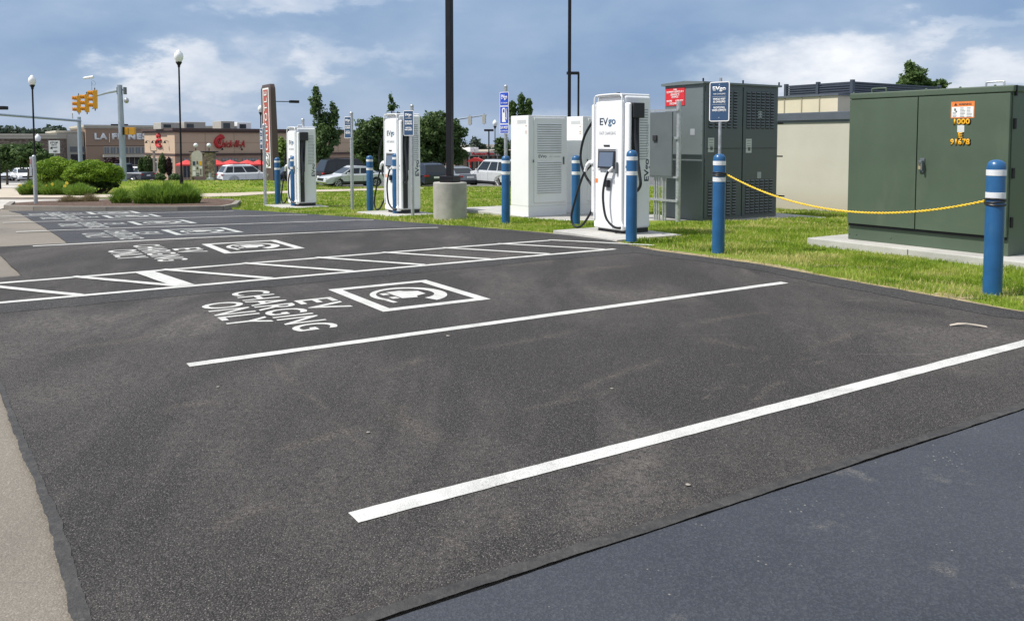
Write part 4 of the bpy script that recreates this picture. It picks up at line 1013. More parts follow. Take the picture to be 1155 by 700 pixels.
for (x0, x1, y0, y1) in ((79.5, 88.4, 165, 171.8), (89, 97.6, 165, 171.8), (80, 97.6, 173.6, 190)):
    b = MB(); F.rect(b, x0, x1, y0, y1, .01, .05); w = b.build('window', CORN, t, smooth=False); b = MB(); F.rect(b, x0+.4, x1-.4, y0+.4, y1-.4, .065, .01); b.build('pane', BGLASS if y0 > 170 else MATS['hazy_glass'], w, smooth=False)
F = Fac(-90, 142, 9); t = thing('stone_shops', 'long low stone faced shop row with cream cornice at the far left', 'building', F.P, F.a)
zt = F.z(20, 156.5); b = MB(); b.bx(0, F.x(66), 0, 20, -2, zt); b.build('wall', STONEP, t, smooth=False)
b = MB(); b.bx(-.2, F.x(66)+.1, -.4, 20.2, zt, zt+.55).bx(-.2, F.x(66)+.1, -.55, 20.2, zt+.552, zt+.85); b.build('cornice', CORN, t)
for k in range(8):
    x0 = -60+16*k; b = MB(); F.rect(b, x0, x0+10, 174, 196, .0, .05); b.build('window', BGLASS, t, smooth=False)

# ---- tan restaurant with red sign
F = Fac(198, 103, 40); t = thing('restaurant_building', 'tan restaurant with red script sign and dark roof line, white car parked before it', 'building', F.P, F.a)
zt = F.z(198, 147.3); LX = F.x(408); LY = F.y(164); zm = F.z(230, 173.3)
b = MB(); b.bx(0, LX, 0, LY, -2, zt); b.build('wall', TAN, t, smooth=False)
b = MB(); b.bx(-.02, LX+.02, -.03, LY, -2, zm-.25).bx(-.03, -.0, 0, LY, -2, -1.9); b.build('lower_wall', pm('lower_tan', (.40, .27, .20), .85), t, smooth=False)
b = MB(); b.bx(-.35, LX+.35, -.35, LY+.3, zt, zt+.30).bx(-.2, LX+.2, -.2, LY+.1, zt-.2, zt-.003); b.build('roof_edge', BROWN, t)
b = MB(); b.bx(-.08, LX+.08, -.25, LY+.1, zm-.22, zm+.02); b.build('band', BROWN, t)
b = MB(); b.bx(-.02, LX, -.015, -.002, zm+1.35, zm+1.39)
for k in range(1, 7): b.bx(LX*k/7, LX*k/7+.05, -.015, -.002, zm+.05, zt-.25)
b.build('joint', TAND, t, smooth=False)
for x0, x1 in ((207, 214), (236, 246), (250.5, 268), (273.5, 291)):
    b = MB(); F.rect(b, x0, x1, 178.3, 181.6, .04, .06); w = b.build('window', pm('window_frame', (.18, .15, .13), .6), t, smooth=False)
    b = MB(); n = max(2, int((x1-x0)/3))
    for k in range(n): a_ = x0+(x1-x0)*k/n; F.rect(b, a_+.4, a_+(x1-x0)/n-.4, 178.7, 181.2, .101, .01)
    b.build('pane', pm('bright_glass', (.30, .32, .33), .15), w, smooth=False)
    b = MB(); F.rect(b, x0, x1, 184, 200, .04, .06); b.build('window', BGLASS, t, smooth=False)
for x0, x1, y0, y1 in ((172, 178.5, 178, 194), (180, 186.5, 178, 194), (189.5, 195.5, 178, 200)):
    b = MB(); F.rside(b, x0, x1, y0, y1, .01, .06); w = b.build('window', CORN, t, smooth=False); b = MB(); F.rside(b, x0+.5, x1-.5, y0+.6, y0+4, .07, .01); F.rside(b, x0+.5, x1-.5, y0+5, y1-.5, .07, .01); b.build('pane', BGLASS, w, smooth=False)
def wall_light(x, y, z):
    b = MB(); b.tube([(x, y, z+.3), (x-.0, y-.35, z+.55), (x, y-.65, z+.35)], .035, 6).cyl(x, y-.65, z+.1, z+.36, .17, .06, 8); b.build('wall_light', BLACKM, t)
for px in (249, 271): wall_light(F.x(px), -.05, F.z(px, 172)+.2)
for k, py_ in enumerate((170.5, 176, 187, 193)):
    y = F.y(170+k*7); b = MB(); b.cyl(-.45, y, zm+1.3, zm+1.6, .18, .06, 8).tube([(0, y, zm+1.5), (-.4, y, zm+1.65)], .03, 6); b.build('wall_light', BLACKM, t)
SREDM = pm('sign_red', (.50, .018, .022), .4)
def script_sign(xa, xb, zlo, zhi, face='front', yy=-.08):
    """round capital with a comb of three feathers and a beak, then slanted writing"""
    w = xb-xa; h = zhi-zlo; rx, rz = w*.125, h*.34; cx_, cz = xa+rx+.1, zlo+rz*.95
    pts = []
    for k in range(25): a = R(48+k*264/24); pts.append((cx_+rx*math.cos(a), yy, cz+rz*math.sin(a)))
    def mp(p): return p if face == 'front' else (p[1], -p[0], p[2])
    b = MB(); b.tube([mp(p) for p in pts], [.16+.10*math.sin(math.pi*k/24) for k in range(25)], 8)
    b.tube([mp(p) for p in ((cx_+rx*.55, yy, cz+rz*.75), (cx_+rx*.1, yy, cz+rz*.2), (cx_-rx*.1, yy, cz-rz*.15), (cx_+rx*.35, yy, cz-rz*.35))], [.13, .16, .14, .06], 8)
    for dx, dz, r in ((-.15, 1.22, .20), (.28, 1.42, .22), (.72, 1.28, .22), (1.05, 1.02, .18)): q = mp((cx_+rx*dx, yy, cz+rz*dz)); b.sphere(q, r, (1, .5, 1) if face == 'front' else (.5, 1, 1), 10)
    b.build('sign_capital', SREDM, t)
xa, xb = F.x(243.2), F.x(276.2); zlo, zhi = F.z(260, 165.5), F.z(260, 150.3); script_sign(xa, xb, zlo, zhi)
x1_ = F.x(250.6); text('hick-fil-A', xb-x1_, (zhi-zlo)*.52, SREDM, t, 'front', ((xb+x1_)/2, -.05, zlo+(zhi-zlo)*.22), bold=.008, ext=.10, shear=.35, name='sign_script', spacing=1.0)
b = MB(); ya, yb = F.y(185.5), F.y(177); cz = F.zy(181, 158.5); r_ = F.zy(181, 152)-cz; cy_ = (ya+yb)/2
b.tube([(-.1, cy_-(yb-ya)*.42*math.cos(R(50+k*11)), cz-.35+r_*.62*math.sin(R(50+k*11))) for k in range(25)], .14, 8)
for dy, dz in ((.6, .95), (.2, 1.2), (-.2, 1.0)): b.sphere((-.1, cy_+(yb-ya)*dy*.4, cz+r_*dz*.8), .24, (.5, 1, 1.2), 8)
b.sphere((-.1, cy_-.1, cz-.4), .3, (.3, 1.3, .8), 8); b.build('side_emblem', SREDM, t)
for x0, x1, y0, y1, lab in ((192, 214, 141, 145.2, 0), (218.5, 243, 140.2, 145.4, 0), (260.5, 276, 139.3, 146, 0), (279, 295, 140.6, 146.6, 1)):
    b = MB(); b.bx(F.x(x0), F.x(x1), 3, 6, zt+.2, F.z((x0+x1)/2, y0)+.35, .06); u = b.build('roof_unit', pm('unit_grey', (.42, .40, .36), .6, var=.1) if not lab else WHITE2, t)
    b = MB(); b.bx(F.x(x0)+.3, F.x(x0)+1.2, 2.96, 2.995, zt+.4, F.z((x0+x1)/2, y0)+.1); b.build('unit_grille', BGLASS, u, smooth=False)
# patio umbrellas
for i, (px, Y, d, lab) in enumerate(((211, 96, 2.6, 'red patio umbrella left of the tenant sign, beside the tall lamp pole'), (244.5, 94, 2.5, 'red patio umbrella just right of the stone pillar'), (260, 95, 2.9, 'red patio umbrella in the middle of the row, above the white car roof'), (279, 96, 2.9, 'red patio umbrella above the front of the white car'), (292, 98, 2.4, 'rightmost red patio umbrella, beside the brown pylon'))):
    p = atY(px, 200, Y); p.z = g(Y); zc = atY(px, 180.2, Y).z-p.z
    q = thing('patio_umbrella', lab, 'umbrella', p, .3*i, 'red patio umbrellas before the restaurant')
    b = MB(); n = 8; ap = (0, 0, zc); rim = [(d/2*math.cos(k*math.pi/4), d/2*math.sin(k*math.pi/4), zc-.52) for k in range(8)]; low = [(x, y, z-.16) for x, y, z in rim]
    for k in range(8): b.poly([ap, rim[k], rim[(k+1) % 8]]); b.poly([rim[k], low[k], low[(k+1) % 8], rim[(k+1) % 8]])
    b.build('canopy', pm('umbrella_red', (.58, .045, .04), .6), q, smooth=False); b = MB(); b.cyl(0, 0, 0, zc, .03, n=6); b.build('pole', GALV, q)

# ---- brown pylon sign
F = Fac(315.6, 52.0, -57); 
# place so that the narrow side faces right and the long face points at the lot
def along(px0, Y, ang, px1):
    f = Fac(px0, Y, ang); return f
F = Fac(297.5, 53.0, -57); zb = g(53)+.1
t = thing('pylon_sign', 'tall curved brown pylon sign with vertical red lettering', 'sign', (F.P.x, F.P.y, zb), F.a); F.P.z = zb
wx = F.x(308.3); H0 = atY(305, 95.5, 52.5).z-zb
PB = pm('pylon_brown', (.085, .055, .048), .5)
b = MB(); N = 24; th = .42
def pyl(b, x0, x1, y0, y1, z0, z1, rc=.18, off=0.0):
    prof = []
    for k in range(N+1):
        s = k/N; z = z0+(z1-z0)*s; bow = -.0+.16*math.sin(math.pi*min(1, s*.9))*0
        ins = 0 if s < .97 else (s-.97)/.03*rc
        prof.append((z, ins, bow))
    r = []
    for z, ins, bow in prof: r.append([b.bm.verts.new(p) for p in ((x0+ins-(z/z1)*.30, y0+ins*.3, z), (x1-ins-(z/z1)*.30, y0+ins*.3, z), (x1-ins-(z/z1)*.30, y1-(z/z1)*.12, z), (x0+ins-(z/z1)*.30, y1-(z/z1)*.12, z))])
    for a_, c_ in zip(r, r[1:]):
        for k in range(4): b.bm.faces.new((a_[k], a_[(k+1) % 4], c_[(k+1) % 4], c_[k]))
    b.bm.faces.new(r[0][::-1]); b.bm.faces.new(r[-1])
pyl(b, 0, wx, 0, th, 0, H0); b.build('tower', PB, t)
def onp(x, y, z, o): return (x-(z/H0)*.30, -o, z)
zlo, zhi = H0*.19, H0*.965
def lean(me, ox, oz, rot):
    me.transform(Matrix.Rotation(rot, 4, 'Z'))
    for v in me.vertices:
        z = v.co.y+oz; x = v.co.x+ox; v.co = (x-(z/H0)*.30, -.03-v.co.z, z)
    return me
cxp = wx*.5; PW = wx*.62
b = MB(); q = [(cxp-PW/2, zlo), (cxp+PW/2, zlo), (cxp+PW/2, zhi), (cxp-PW/2, zhi)]
def pslab(b, x0, x1, z0, z1, o0, o1): b.slab(lambda x, z, o: (x-(z/H0)*.30, -o, z), x0, x1, z0, z1, o0, o1)
pslab(b, cxp-PW/2, cxp+PW/2, zlo, zhi, .002, .012); fr = b.build('white_outline', WPRINT, t, smooth=False)
b = MB(); pslab(b, cxp-PW*.40, cxp+PW*.40, zlo+(zhi-zlo)*.19, zhi-.1, .0125, .018); b.build('red_field', pm('pylon_red', (.40, .085, .06), .5), fr, smooth=False)
b = MB(); pslab(b, cxp-PW*.40, cxp+PW*.40, zlo+.1, zlo+(zhi-zlo)*.18, .0125, .018); b.build('brown_field', PB, fr, smooth=False)
me = textmesh('CHIPOTLE', (zhi-zlo)*.74, PW*.46, .0, .012, spacing=1.25); link('lettering', lean(me, cxp, zlo+(zhi-zlo)*.59, R(90)), WPRINT, fr, False)
b = MB(); zc = zlo+(zhi-zlo)*.095; rr0 = PW*.30
pts = [(cxp+rr0*math.cos(R(a)), zc+rr0*math.sin(R(a))) for a in range(0, 361, 20)]
b.tube([(x-(z/H0)*.3, -.024, z) for x, z in pts], .035, 6); b.tube([(cxp-rr0*.5-(zc/H0)*.3, -.024, zc+rr0*.5), (cxp-(zc/H0)*.3+.05, -.024, zc+rr0*.1), (cxp+rr0*.4-(zc/H0)*.3, -.024, zc-rr0*.6)], [.10, .12, .03], 6); b.build('round_emblem', WPRINT, fr)
me = textmesh('737', .32, .17, .02, .01); link('lettering', lean(me, cxp, H0*.115, 0), LGREY, t, False)
b = MB(); b.bx(-.05, wx+.05, -.05, th+.05, -.4, .28); b.build('foot', PB, t)
zz = atY(318, 115.2, 53).z-zb; b = MB(); b.tube([(wx*.8-.3, th, zz), (wx*.8-.1, th+.9, zz)], .03, 6).box((wx*.8-.05, th+1.1, zz), (.3, .55, .16)); b.build('floodlight', BLACKM, t)

# ---- stone entrance sign with tenant panel
Y = 60; p = atY(231, 200, Y); p.z = g(Y); k = Y/FPX; t = thing('entrance_sign', 'stone entrance sign with arched tenant board and two globe lamps', 'sign', p, R(4))
def X_(px): return (px-231)*k
def Z_(py): return atY(231, py, Y).z-p.z
b = MB(); b.bx(X_(231), X_(241), 0, .6, 0, Z_(172.0)); b.build('pillar', STONE, t, smooth=False)
b = MB(); b.bx(X_(215), X_(216.8), 0, .5, 0, Z_(172.5)); b.build('pillar', STONE, t, smooth=False)
b = MB(); b.bx(X_(229.6), X_(243.6), -.12, .72, Z_(172.0), Z_(170.6), .02).bx(X_(214), X_(231), -.0, .5, Z_(171.5), Z_(170.6)); b.build('cap', BLACKM, t)
b = MB(); pts = [(X_(217), Z_(199)), (X_(229), Z_(199)), (X_(229), Z_(175))]
for i in range(13): a = R(180*i/12); pts.append((X_(223)+X_(237)*math.cos(a)*1.0, Z_(175)+(Z_(170)-Z_(175))*math.sin(a)))
b.prism(pts, 'y', -.06, .04); bd = b.build('tenant_board', pm('board_cream', (.55, .50, .45), .6), t, smooth=False)
for px0, px1, py0, py1, m_ in ((218.3, 221, 182, 186.5, NAVY), (222.6, 224, 181.7, 185, BROWN), (225.5, 228.3, 181.8, 186.3, YEL), (218.5, 221.3, 188.2, 192, WPRINT), (222.6, 224, 188, 191, BROWN), (225.8, 228.6, 187.8, 190.2, WPRINT), (218.6, 221.3, 193.5, 198, WPRINT), (222, 225.2, 195, 196, NAVY), (222, 225.2, 198-.6, 198.5, NAVY), (226.4, 227.2, 190.5, 197, BROWN)):
    b = MB(); b.bx(X_(px0), X_(px1), -.075, -.0605, Z_(py1), Z_(py0)); b.build('tenant_panel', m_, bd, smooth=False)
for px in (220.6, 235.2):
    b = MB(); b.cyl(X_(px), .25, Z_(170.6), Z_(167), .03, n=8); l = b.build('lamp_stem', BLACKM, t); b = MB(); b.sphere((X_(px), .25, Z_(164)), 2.5*k, n=12); b.build('globe', GLOBE, l)
t = thing('electric_box', 'pale utility meter box in front of the stone entrance pillar', 'utility box', atY(237, 200, 58.5)*1.0, 0); t.location.z = g(58.5)
b = MB(); b.bx(-.2, .25, -.15, .15, 0, .62, .02).cyl(.0, 0, .6, .95, .1, n=8); b.build('box', GALV, t)

# ---- furniture shop at the back
F = Fac(529, 150, 33); t = thing('furniture_store', 'low pale store with red lettering on its fascia, far behind the silver SUV', 'building', F.P, F.a)
z0 = F.z(545, 175.8); z1 = F.z(545, 171.0); b = MB(); b.bx(-2, F.x(640), 1.5, 22, -2, z0+.1); b.build('wall', TAND, t, smooth=False)
b = MB(); b.bx(-2, F.x(640), 0, 1.6, z0, z1, .03); b.build('fascia', pm('fascia_grey', (.40, .38, .36), .7), t)
for k in range(9): b = MB(); xx = F.x(531+k*10.6); b.bx(xx+.1, xx+1.2*1.1, 1.44, 1.49, -1, z0-.1); b.build('window', BGLASS, t, smooth=False); b = MB(); b.cyl(xx-.1, .4, -2, z0, .12, n=8); b.build('column', CORN, t)
xa, xb = F.x(532.8), F.x(557); text('Furniture Store', xb-xa, (z1-z0)*.62, SREDM, t, 'front', ((xa+xb)/2, -.02, (z0+z1)/2), bold=.03, ext=.1)
for px0, px1, py in ((540, 545, 166.2), (545.6, 549.5, 166.4)): b = MB(); b.bx(F.x(px0), F.x(px1), 3, 6, z1-.4, F.z(545, py), .05); b.build('roof_unit', WHITE2, t)
F = Fac(553, 158, 33); b = MB(); b.bx(0, 9, 0, 10, -2, F.z(558, 169.2)); o = b.build('shop_block', CORN, None, smooth=False); o.location = F.P; o.rotation_euler = (0, 0, F.a); tag(o, 'cream block with flat roof rising behind the low furniture store', 'building')
p = atY(530.3, 200, 90); p.z = g(90); t = thing('drive_canopy', 'small curved red canopy on a red post beyond the parked cars', 'canopy', p, 0); k = 90/FPX
zc = atY(530, 182.6, 90).z-p.z
b = MB(); b.prism([(-3.2*k, zc), (-1.8*k, zc+2.2*k), (3.5*k, zc+4.4*k), (9*k, zc+4.2*k), (14.5*k, zc+1.8*k), (16.5*k, zc-.4*k), (9*k, zc+.6*k)], 'y', -.2, 1.8); b.build('roof', MATS['umbrella_red'], t, smooth=False)
b = MB(); b.cyl(0, .5, 0, zc+.1, .09, n=8); b.build('post', MATS['umbrella_red'], t)
p = atY(487.5, 200, 85); p.z = g(85); t = thing('cart_shelter', 'small pale flat roofed shelter under the dark trees left of the light pole', 'shelter', p, 0); k = 85/FPX; zt = atY(487, 177.6, 85).z-p.z
b = MB(); b.bx(-7*k, 7*k, 0, 1.6, zt-.25, zt, .02); b.build('roof', WHITE2, t)
for x in (-6.2, 0, 6.2): b = MB(); b.cyl(x*k, .2, 0, zt-.2, .06, n=8); b.build('post', WHITE2, t)
b = MB(); b.bx(-6*k, 6*k, 1.4, 1.44, .6, zt-.3); b.build('back_panel', pm('hazy_panel', (.38, .42, .42), .3), t, smooth=False)

# ================================================================== LAMPS AND POLES
def acorn(px, topy, Y, gpx, label, basedx=0.0, kind='street_lamp', group='black street lamps with white acorn globes', ped=False):
    p = atY(px+basedx, 200, Y); p.z = gz(p.x, Y); d = gpx*Y/FPX; zt = atY(px, topy, Y).z-p.z; t = thing(kind, label, 'street lamp', p, 0, group); r = d/2
    b = MB(); b.lathe([(.10, 0), (.11, .2), (.07, .5), (.055, 1.0), (.045, zt-d*2.0), (.07, zt-d*1.95), (.07, zt-d*1.8), (r*.5, zt-d*1.6), (r*.72, zt-d*1.42), (r*.6, zt-d*1.35)], n=14); b.build('post', BLACKM, t, ang=40)
    if ped: b = MB(); b.lathe([(.30, -.2), (.30, .55), (.001, .56)], n=18); b.build('footing', M_CONB, t)
    b = MB(); b.lathe([(r*.55, zt-d*1.37), (r*.92, zt-d*1.05), (r, zt-d*.75), (r*.86, zt-d*.42), (r*.55, zt-d*.28), (r*.5, zt-d*.2), (r*.28, zt-d*.12), (r*.12, zt-d*.06), (.001, zt)], n=18); b.build('globe', GLOBE, t, ang=60)
    return t
acorn(38.3, 84.5, 50, 8.2, 'street lamp rising above the left hedge, left of the signals', 1.6)
t = acorn(200.5, 56, 48, 10, 'tallest street lamp, standing on the grass before the tan restaurant', 4.2)
acorn(294, 118.5, 74, 6.0, 'slender street lamp on a concrete footing behind the white SUV front', 1.2, ped=True)
acorn(43.8, 151, 85, 6.4, 'small street lamp behind the hedge, before the stone shop row', .3)
acorn(558.3, 135, 88, 5.4, 'far street lamp just left of the blue station sign', .1)
def boxlamp(px, topy, Y, label, heads, w=.12, basedx=0.0, arm=1.2):
    p = atY(px+basedx, 200, Y); p.z = g(Y); zt = atY(px, topy, Y).z-p.z; t = thing('parking_lamp', label, 'parking light', p, 0, 'dark parking lot lights with box heads')
    b = MB(); b.bx(-w/2, w/2, -w/2, w/2, 0, zt, .01); b.build('pole', BLACKM, t)
    for s in heads: b = MB(); b.bx(min(0, s*arm), max(0, s*arm), -.04, .04, zt-.12, zt-.05).bx(s*arm-.45, s*arm+.45, -.22, .22, zt-.14, zt+.06, .03); b.build('lamp_head', BLACKM, t)
    return t
boxlamp(551.5, 146.5, 80, 'parking light with a flat disc head above the silver SUV', (0,), .12)
boxlamp(136.4, 140.5, 115, 'parking light with two box heads directly behind the big signal mast', (-.65, .65), .22, arm=1.0)
boxlamp(652, 82, 62, 'parking light with one arm reaching left, right of the thick dark pole', (-1,), .14, arm=.42)
boxlamp(-1.0, 121, 48, 'parking light cut by the left edge of the picture', (1,), .14, arm=.1)
p = atY(641.8, 200, 40); p.z = g(40); t = thing('light_pole', 'tall thick dark pole rising behind the white power cabinets', 'light pole', p); b = MB(); b.bx(-.075, .075, -.075, .075, 0, 10.5, .01); b.build('pole', BLACKM, t); b = MB(); b.bx(-.9, .9, -.15, .15, 10.4, 10.55, .02); b.build('lamp_head', BLACKM, t)

SPOLE = pm('signal_pole_grey', (.36, .42, .48), .4, .4, var=.08)
p = atY(139.6, 200, 50); p.z = gz(p.x, 50); t = thing('signal_mast', 'grey traffic signal mast whose curved arm reaches left to three signals', 'signal mast', p)
zt = atY(137.6, 96, 50).z-p.z; b = MB(); b.tube([(0, 0, -.3), (-.10, 0, zt)], [.185, .15], 18); b.build('pole', SPOLE, t)
E_ = lambda px, py, Y: tuple(atY(px, py, Y)-p)
b = MB(); b.tube(pipe([E_(137, 101.5, 50), E_(133, 102.2, 50.3), E_(120, 104.8, 52.5), E_(110, 107.6, 54.5), E_(97, 110, 57), E_(84, 113, 60)]), [.10-.06*k/50 for k in range(51)], 10); b.build('arm', SPOLE, t)
b = MB(); b.box(E_(133.7, 102.5, 50), (.12, .25, .42)).box(E_(141, 102.5, 50), (.10, .25, .42)); b.build('flange', GREYD, t)
b = MB(); b.sphere(E_(142.6, 113.5, 50), .14, (1, 1, 1.2), 10); b.build('sensor', GALV, t)
b = MB(); b.tube([E_(103.6, 108, 55), E_(103.4, 92, 55)], .02, 6); b.tube(pipe([E_(103, 90, 55), E_(107.5, 93, 55), E_(106.5, 97, 55), E_(104, 94, 55)], 5), .012, 5); st = b.build('camera_stem', GALV, t)
b = MB(); b.tube([E_(94, 88.4, 55), E_(95, 88.2, 55), E_(105.5, 86.8, 55)], [.05, .075, .10], 10); b.build('camera', GLOBE, st)
def signal(px, py0, py1, Y, label, face=180, group='yellow traffic signals on the left mast arm', col=None, w=.34):
    top = atY(px, py0, Y); bot = atY(px, py1, Y); H = top.z-bot.z; q = thing('traffic_signal', label, 'traffic signal', (top.x, top.y, bot.z), R(face+90), group); m_ = col or SIGYEL
    b = MB(); b.bx(-w/2, w/2, -.0, .22, .02, H-.02, .02); b.build('housing', m_, q)
    for k in range(3):
        z = H*(.18+.32*k); b = MB(); n = 12; c_ = []
        for yy, r in ((0, .14), (-.26, .145)):
            c_.append([b.bm.verts.new((r*math.cos(R(-30+240*j/n)), yy, z+r*math.sin(R(-30+240*j/n)))) for j in range(n+1)])
        for j in range(n): b.bm.faces.new((c_[0][j], c_[0][j+1], c_[1][j+1], c_[1][j]))
        r = bmesh.ops.solidify(b.bm, geom=b.bm.faces[:], thickness=.012); b.build('visor', m_, q)
        b = MB(); b.tube([(0, -.001, z), (0, -.02, z)], .125, 14); b.build('lens', pm('lens_'+('green', 'amber', 'red')[k], ((.02, .10, .05), (.16, .09, .01), (.16, .01, .01))[k], .2), q)
    b = MB(); b.cyl(0, .1, -.10, .02, .03, n=6).cyl(0, .1, H-.02, H+.12, .03, n=6); b.build('bracket', GREYD, q)
    return q
signal(104.5, 101.5, 123, 46.5, 'nearest yellow signal on the mast arm, under the white camera', 205)
signal(95.5, 106, 127, 49.5, 'middle yellow signal of the three on the mast arm', 205)
signal(86.5, 107.6, 127.5, 53, 'leftmost yellow signal of the three on the mast arm', 205)
b = MB(); o_ = atY(109, 103, 53); 
b.tube([tuple(atY(109.2, 101.5, 52)), tuple(atY(109.6, 122.5, 52))], .03, 6).tube([tuple(atY(104, 103, 48)), tuple(atY(109.5, 103, 52))], .025, 6).tube([tuple(atY(104, 122.5, 48)), tuple(atY(109.6, 122.5, 52))], .025, 6)
o = b.build('signal_bracket', GREYD, t); o.location = (-p.x, -p.y, -p.z)
q = signal(0, 0, 10, 50, 'x') if False else None
pp = atY(146, 152, 49.5); q = thing('walk_signal', 'yellow pedestrian signal box fixed to the right side of the signal mast', 'walk signal', pp, R(8)); b = MB(); k = 49.5/FPX
b.bx(-4.6*k, 6.2*k, -.12, .16, 0, 8*k, .02); b.build('housing', SIGYEL, q); b = MB(); b.bx(-6.6*k, -4.6*k, -.15, .2, -.3*k, 8.6*k, .01); b.build('bracket', BLACKM, q); b = MB(); b.bx(-.9*k, -.3*k, -.125, -.121, .4*k, 7.6*k); b.build('seam', BROWN, q, smooth=False)
p = atY(91.5, 200, 62); p.z = g(62); t = thing('signal_mast', 'second grey signal mast, its long straight arm leaving the picture at left', 'signal mast', p); zt = atY(90.8, 132, 62).z-p.z
b = MB(); b.tube([(0, 0, 0), (-.03, 0, zt)], [.17, .13], 14); b.build('pole', SPOLE, t)
b = MB(); b.tube([tuple(atY(90.5, 136.5, 62)-p), tuple(atY(0, 129.3, 49)-p), tuple(atY(-60, 124, 42)-p)], [.09, .075, .05], 10); b.build('arm', SPOLE, t)
b = MB(); b.tube([tuple(atY(82, 134, 60)-p), tuple(atY(81.5, 127, 60)-p), tuple(atY(83, 127, 60)-p)], .03, 6); b.build('sensor', GALV, t)
p = atY(452, 200, 97); p.z = g(97); t = thing('signal_mast', 'far signal mast behind the middle charger, arm rising right past the light pole', 'signal mast', p)
b = MB(); b.tube([(0, 0, 0), (0, 0, atY(452, 140, 97).z-p.z)], [.2, .16], 12); b.build('pole', SPOLE, t)
b = MB(); b.tube([tuple(atY(452, 148, 97)-p), tuple(atY(474, 142, 97)-p), tuple(atY(510, 135.5, 97)-p), tuple(atY(549, 129.6, 97)-p)], [.15, .14, .11, .06], 10); b.build('arm', SPOLE, t)
for i, (px, py0, py1, l_) in enumerate(((489.5, 133.8, 144.2, 'grey backed signal, leftmost on the far arm'), (493.8, 133.3, 143.6, 'grey backed signal left of the black pole, right of its neighbour'), (530.3, 130.8, 141, 'pale signal on the far arm right of the black pole'), (546.3, 129.2, 139.8, 'pale signal hanging at the tip of the far arm'))):
    signal(px, py0, py1, 97, l_, 75, 'pale signals on the far mast arm', pm('signal_pale', (.42, .42, .38), .5), .40)
# stop sign on post, push button post
p = atY(62.4, 200, 58); p.z = g(58); t = thing('road_sign', 'white rectangular stop line sign above the hedge', 'sign', p, R(0)); k = 58/FPX; z0 = atY(62, 173, 58).z-p.z; z1 = atY(62, 158.6, 58).z-p.z; zc = (z0+z1)/2
b = MB(); b.cyl(0, .03, 0, z1, .03, n=8); b.build('post', GALV, t)
b = MB(); b.bx(-6.2*k, 6.4*k, -.02, -.0, z0, z1, .004); sp_ = b.build('sign_panel', pm('sign_white', (.55, .57, .60), .5), t, smooth=False)
text('STOP', 9*k, 2.4*k, BLACKP, sp_, 'front', (0, -.021, z1-2.4*k), bold=.04, ext=.003); text('HERE ON', 6*k, 1.3*k, BLACKP, sp_, 'front', (0, -.021, z1-5*k), bold=.03, ext=.003); text('RED', 4.5*k, 1.9*k, BLACKP, sp_, 'front', (1.2*k, -.021, z0+2.2*k), bold=.04, ext=.003)
b = MB(); b.prism([(-5.2*k, z0+5.6*k), (-2*k, z0+8*k), (-2.4*k, z0+7*k), (3.5*k, z0+7.3*k), (3.5*k, z0+6.3*k), (-2*k, z0+6.2*k), (-2*k, z0+4.4*k)], 'y', -.024, -.0205); b.build('arrow', BLACKP, sp_, smooth=False)
p = at(40.8, 232.8); t = thing('push_button_post', 'short grey post with push button box standing in the mulch bed', 'post', p); zt = atY(40.3, 175, p.y).z-p.z
b = MB(); b.tube([(0, 0, -.05), (-.02, 0, zt-.05)], .055, 14).sphere((-.02, 0, zt-.05), .055, n=12); b.build('post', GALV, t)
b = MB(); b.bx(-.14, -.055, -.06, .06, zt-.62, zt-.36, .01); b.build('button_box', GALV, t); b = MB(); b.bx(-.12, -.10, -.055, .05, zt-.35, zt-.05, .004); bp = b.build('instruction_plate', WPRINT, t)
b = MB(); b.bx(-.123, -.098, -.0585, -.0555, zt-.26, zt-.12); b.build('red_mark', RED, bp, smooth=False)
